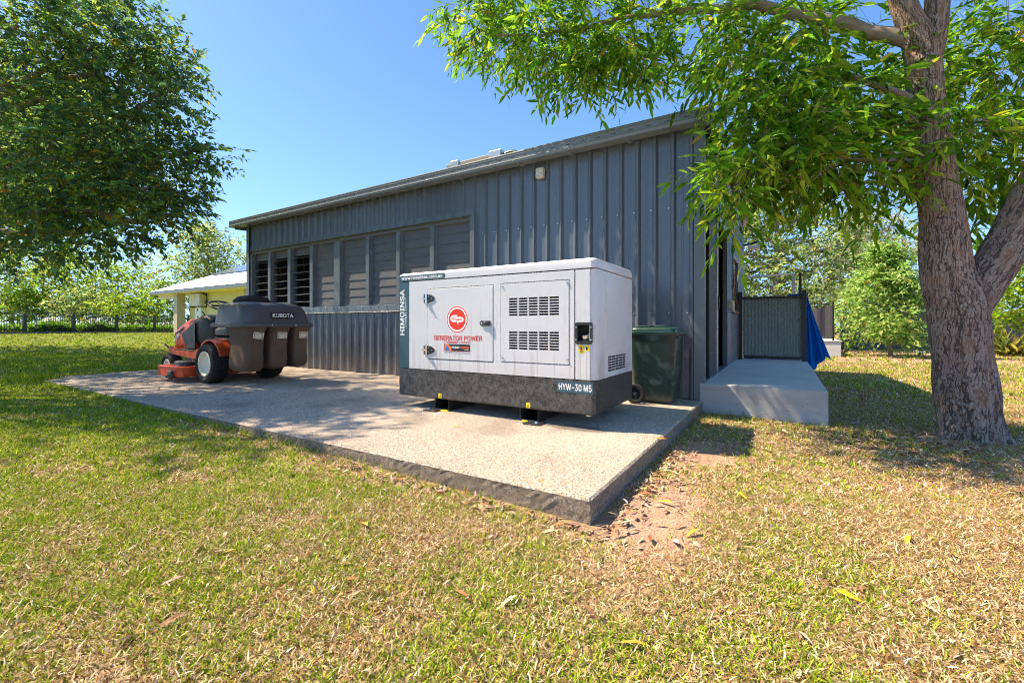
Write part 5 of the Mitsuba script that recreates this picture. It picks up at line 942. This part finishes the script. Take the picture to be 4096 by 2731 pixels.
scatter(420, lambda n: r.uniform(-.66, .75, n), lambda n: 4.86 - abs(r.normal(0, .22, n)))
scatter(420, lambda n: r.uniform(.38, 1.2, n), lambda n: r.normal(4.75, .35, n))
scatter(520, lambda n: r.normal(1.25, .75, n), lambda n: r.normal(4.35, .40, n))
scatter(350, lambda n: r.uniform(-.6, 1.6, n), lambda n: r.uniform(3.6, 4.6, n))
scatter(260, lambda n: r.uniform(.5, 4, n), lambda n: r.uniform(4.5, 9, n))
scatter(110, lambda n: r.uniform(-2.4, 2.2, n), lambda n: r.uniform(.8, 3.8, n))
scatter(90, lambda n: r.uniform(-9, -1, n), lambda n: r.uniform(-.5, 1.8, n))
X, Y = np.concatenate(X), np.concatenate(Y); ok = ~on_slab(X, Y, .004) & ~((X - 1.31) ** 2 + (Y - 5.03) ** 2 < .1); X, Y = X[ok], Y[ok]; n = len(X)
m, c = dry_leaves(X, Y, 0.072 * (.5 + .6 * r.random(n)), .017 * (.7 + .6 * r.random(n)), palette(r, n, DRY, (4, 4, 2, 3, 1.5, .8), .18), .010, 32)
whole('leaf_litter', 'tan and brown fallen leaves lying along the slab edges and around the forked tree', 'leaves', m, 'dry_leaf', kind='stuff', color=c)
Xs_ = np.concatenate([r.uniform(-6.5, -3.3, 60), r.uniform(-5, -3.3, 50)]); Ys_ = np.concatenate([r.uniform(2.2, 4.9, 60), r.uniform(4.3, 4.95, 50)]); n = len(Xs_)
m, c = dry_leaves(Xs_, Ys_, .06 * (.5 + .7 * r.random(n)), .022 * (.7 + .5 * r.random(n)), palette(r, n, [(.30, .13, .03), (.24, .12, .05), (.40, .26, .04)], (3, 3, 1), .2), .003, 33)
whole('slab_leaf_litter', 'small brown leaves scattered on the slab between the mower and the generator', 'leaves', m, 'dry_leaf', kind='stuff', color=c)
FALL = [(-0.307, 2.053, 'Y', 'yellow leaf lying on dry grass right of the red soil patch'),
        (0.149, 1.839, 'Y', 'upright yellow leaf in the straw grass right of centre'),
        (-0.358, 1.868, 'T', 'pale leaf on the edge of the red soil patch'),
        (-0.080, 2.494, 'T', 'long pale tan leaf on the straw grass below the tree shade'),
        (-0.322, 1.231, 'O', 'orange brown leaf near the bottom of the view'),
        (-0.139, 2.428, 'T', 'small pale leaf beside the long tan leaf'),
        (0.785, 2.648, 'B', 'brown leaf on the straw grass near the right edge'),
        (0.581, 2.378, 'T', 'pale leaf on the straw grass at the right'),
        (-0.543, 1.298, 'B', 'curled brown leaf in the grass below the slab corner'),
        (-1.529, 0.436, 'T', 'pale leaf standing in the grass at the bottom left'),
        (-1.514, 0.605, 'B', 'dark brown curled leaf in the grass at the lower left'),
        (-1.511, 1.279, 'O', 'orange leaf on the grass in front of the slab edge'),
        (-1.772, 0.873, 'O', 'long tan leaf on the green grass left of centre'),
        (-0.729, 1.221, 'T', 'pale leaf on the grass below the slab corner left'),
        (-0.730, 3.015, 'O', 'orange leaf on the soil at the right slab edge'),
        (-2.070, 1.706, 'B', 'curled brown leaf against the front slab edge'),
        (-0.466, 4.227, 'O', 'yellow orange leaf in the shade right of the slab'),
        (-2.162, 2.696, 'O', 'brown leaf on the slab in front of the generator'),
        (-1.054, 1.959, 'O', 'brown leaf on the slab near its front corner'),
        (0.466, 2.520, 'Y', 'pale yellow leaf on the straw at the right'),
        (-0.215, 2.622, 'Y', 'yellow leaf on the grass below the tree shade'),
        (-0.465, 2.269, 'Y', 'crumpled yellow leaf on the red soil by the slab')]
FC = {'Y': (.72, .50, .02), 'T': (.62, .50, .36), 'O': (.55, .26, .04), 'B': (.26, .13, .07)}
for i, (x, y, c, d) in enumerate(FALL):
    m, cc = dry_leaves(np.array([x]), np.array([y]), np.array([.085]), np.array([.022]), np.array([FC[c]]), .004 if (x < -.74 and y > 1.88) else .022, 200 + i)
    whole('fallen_leaf', d, 'leaf', m, 'dry_leaf', color=cc)
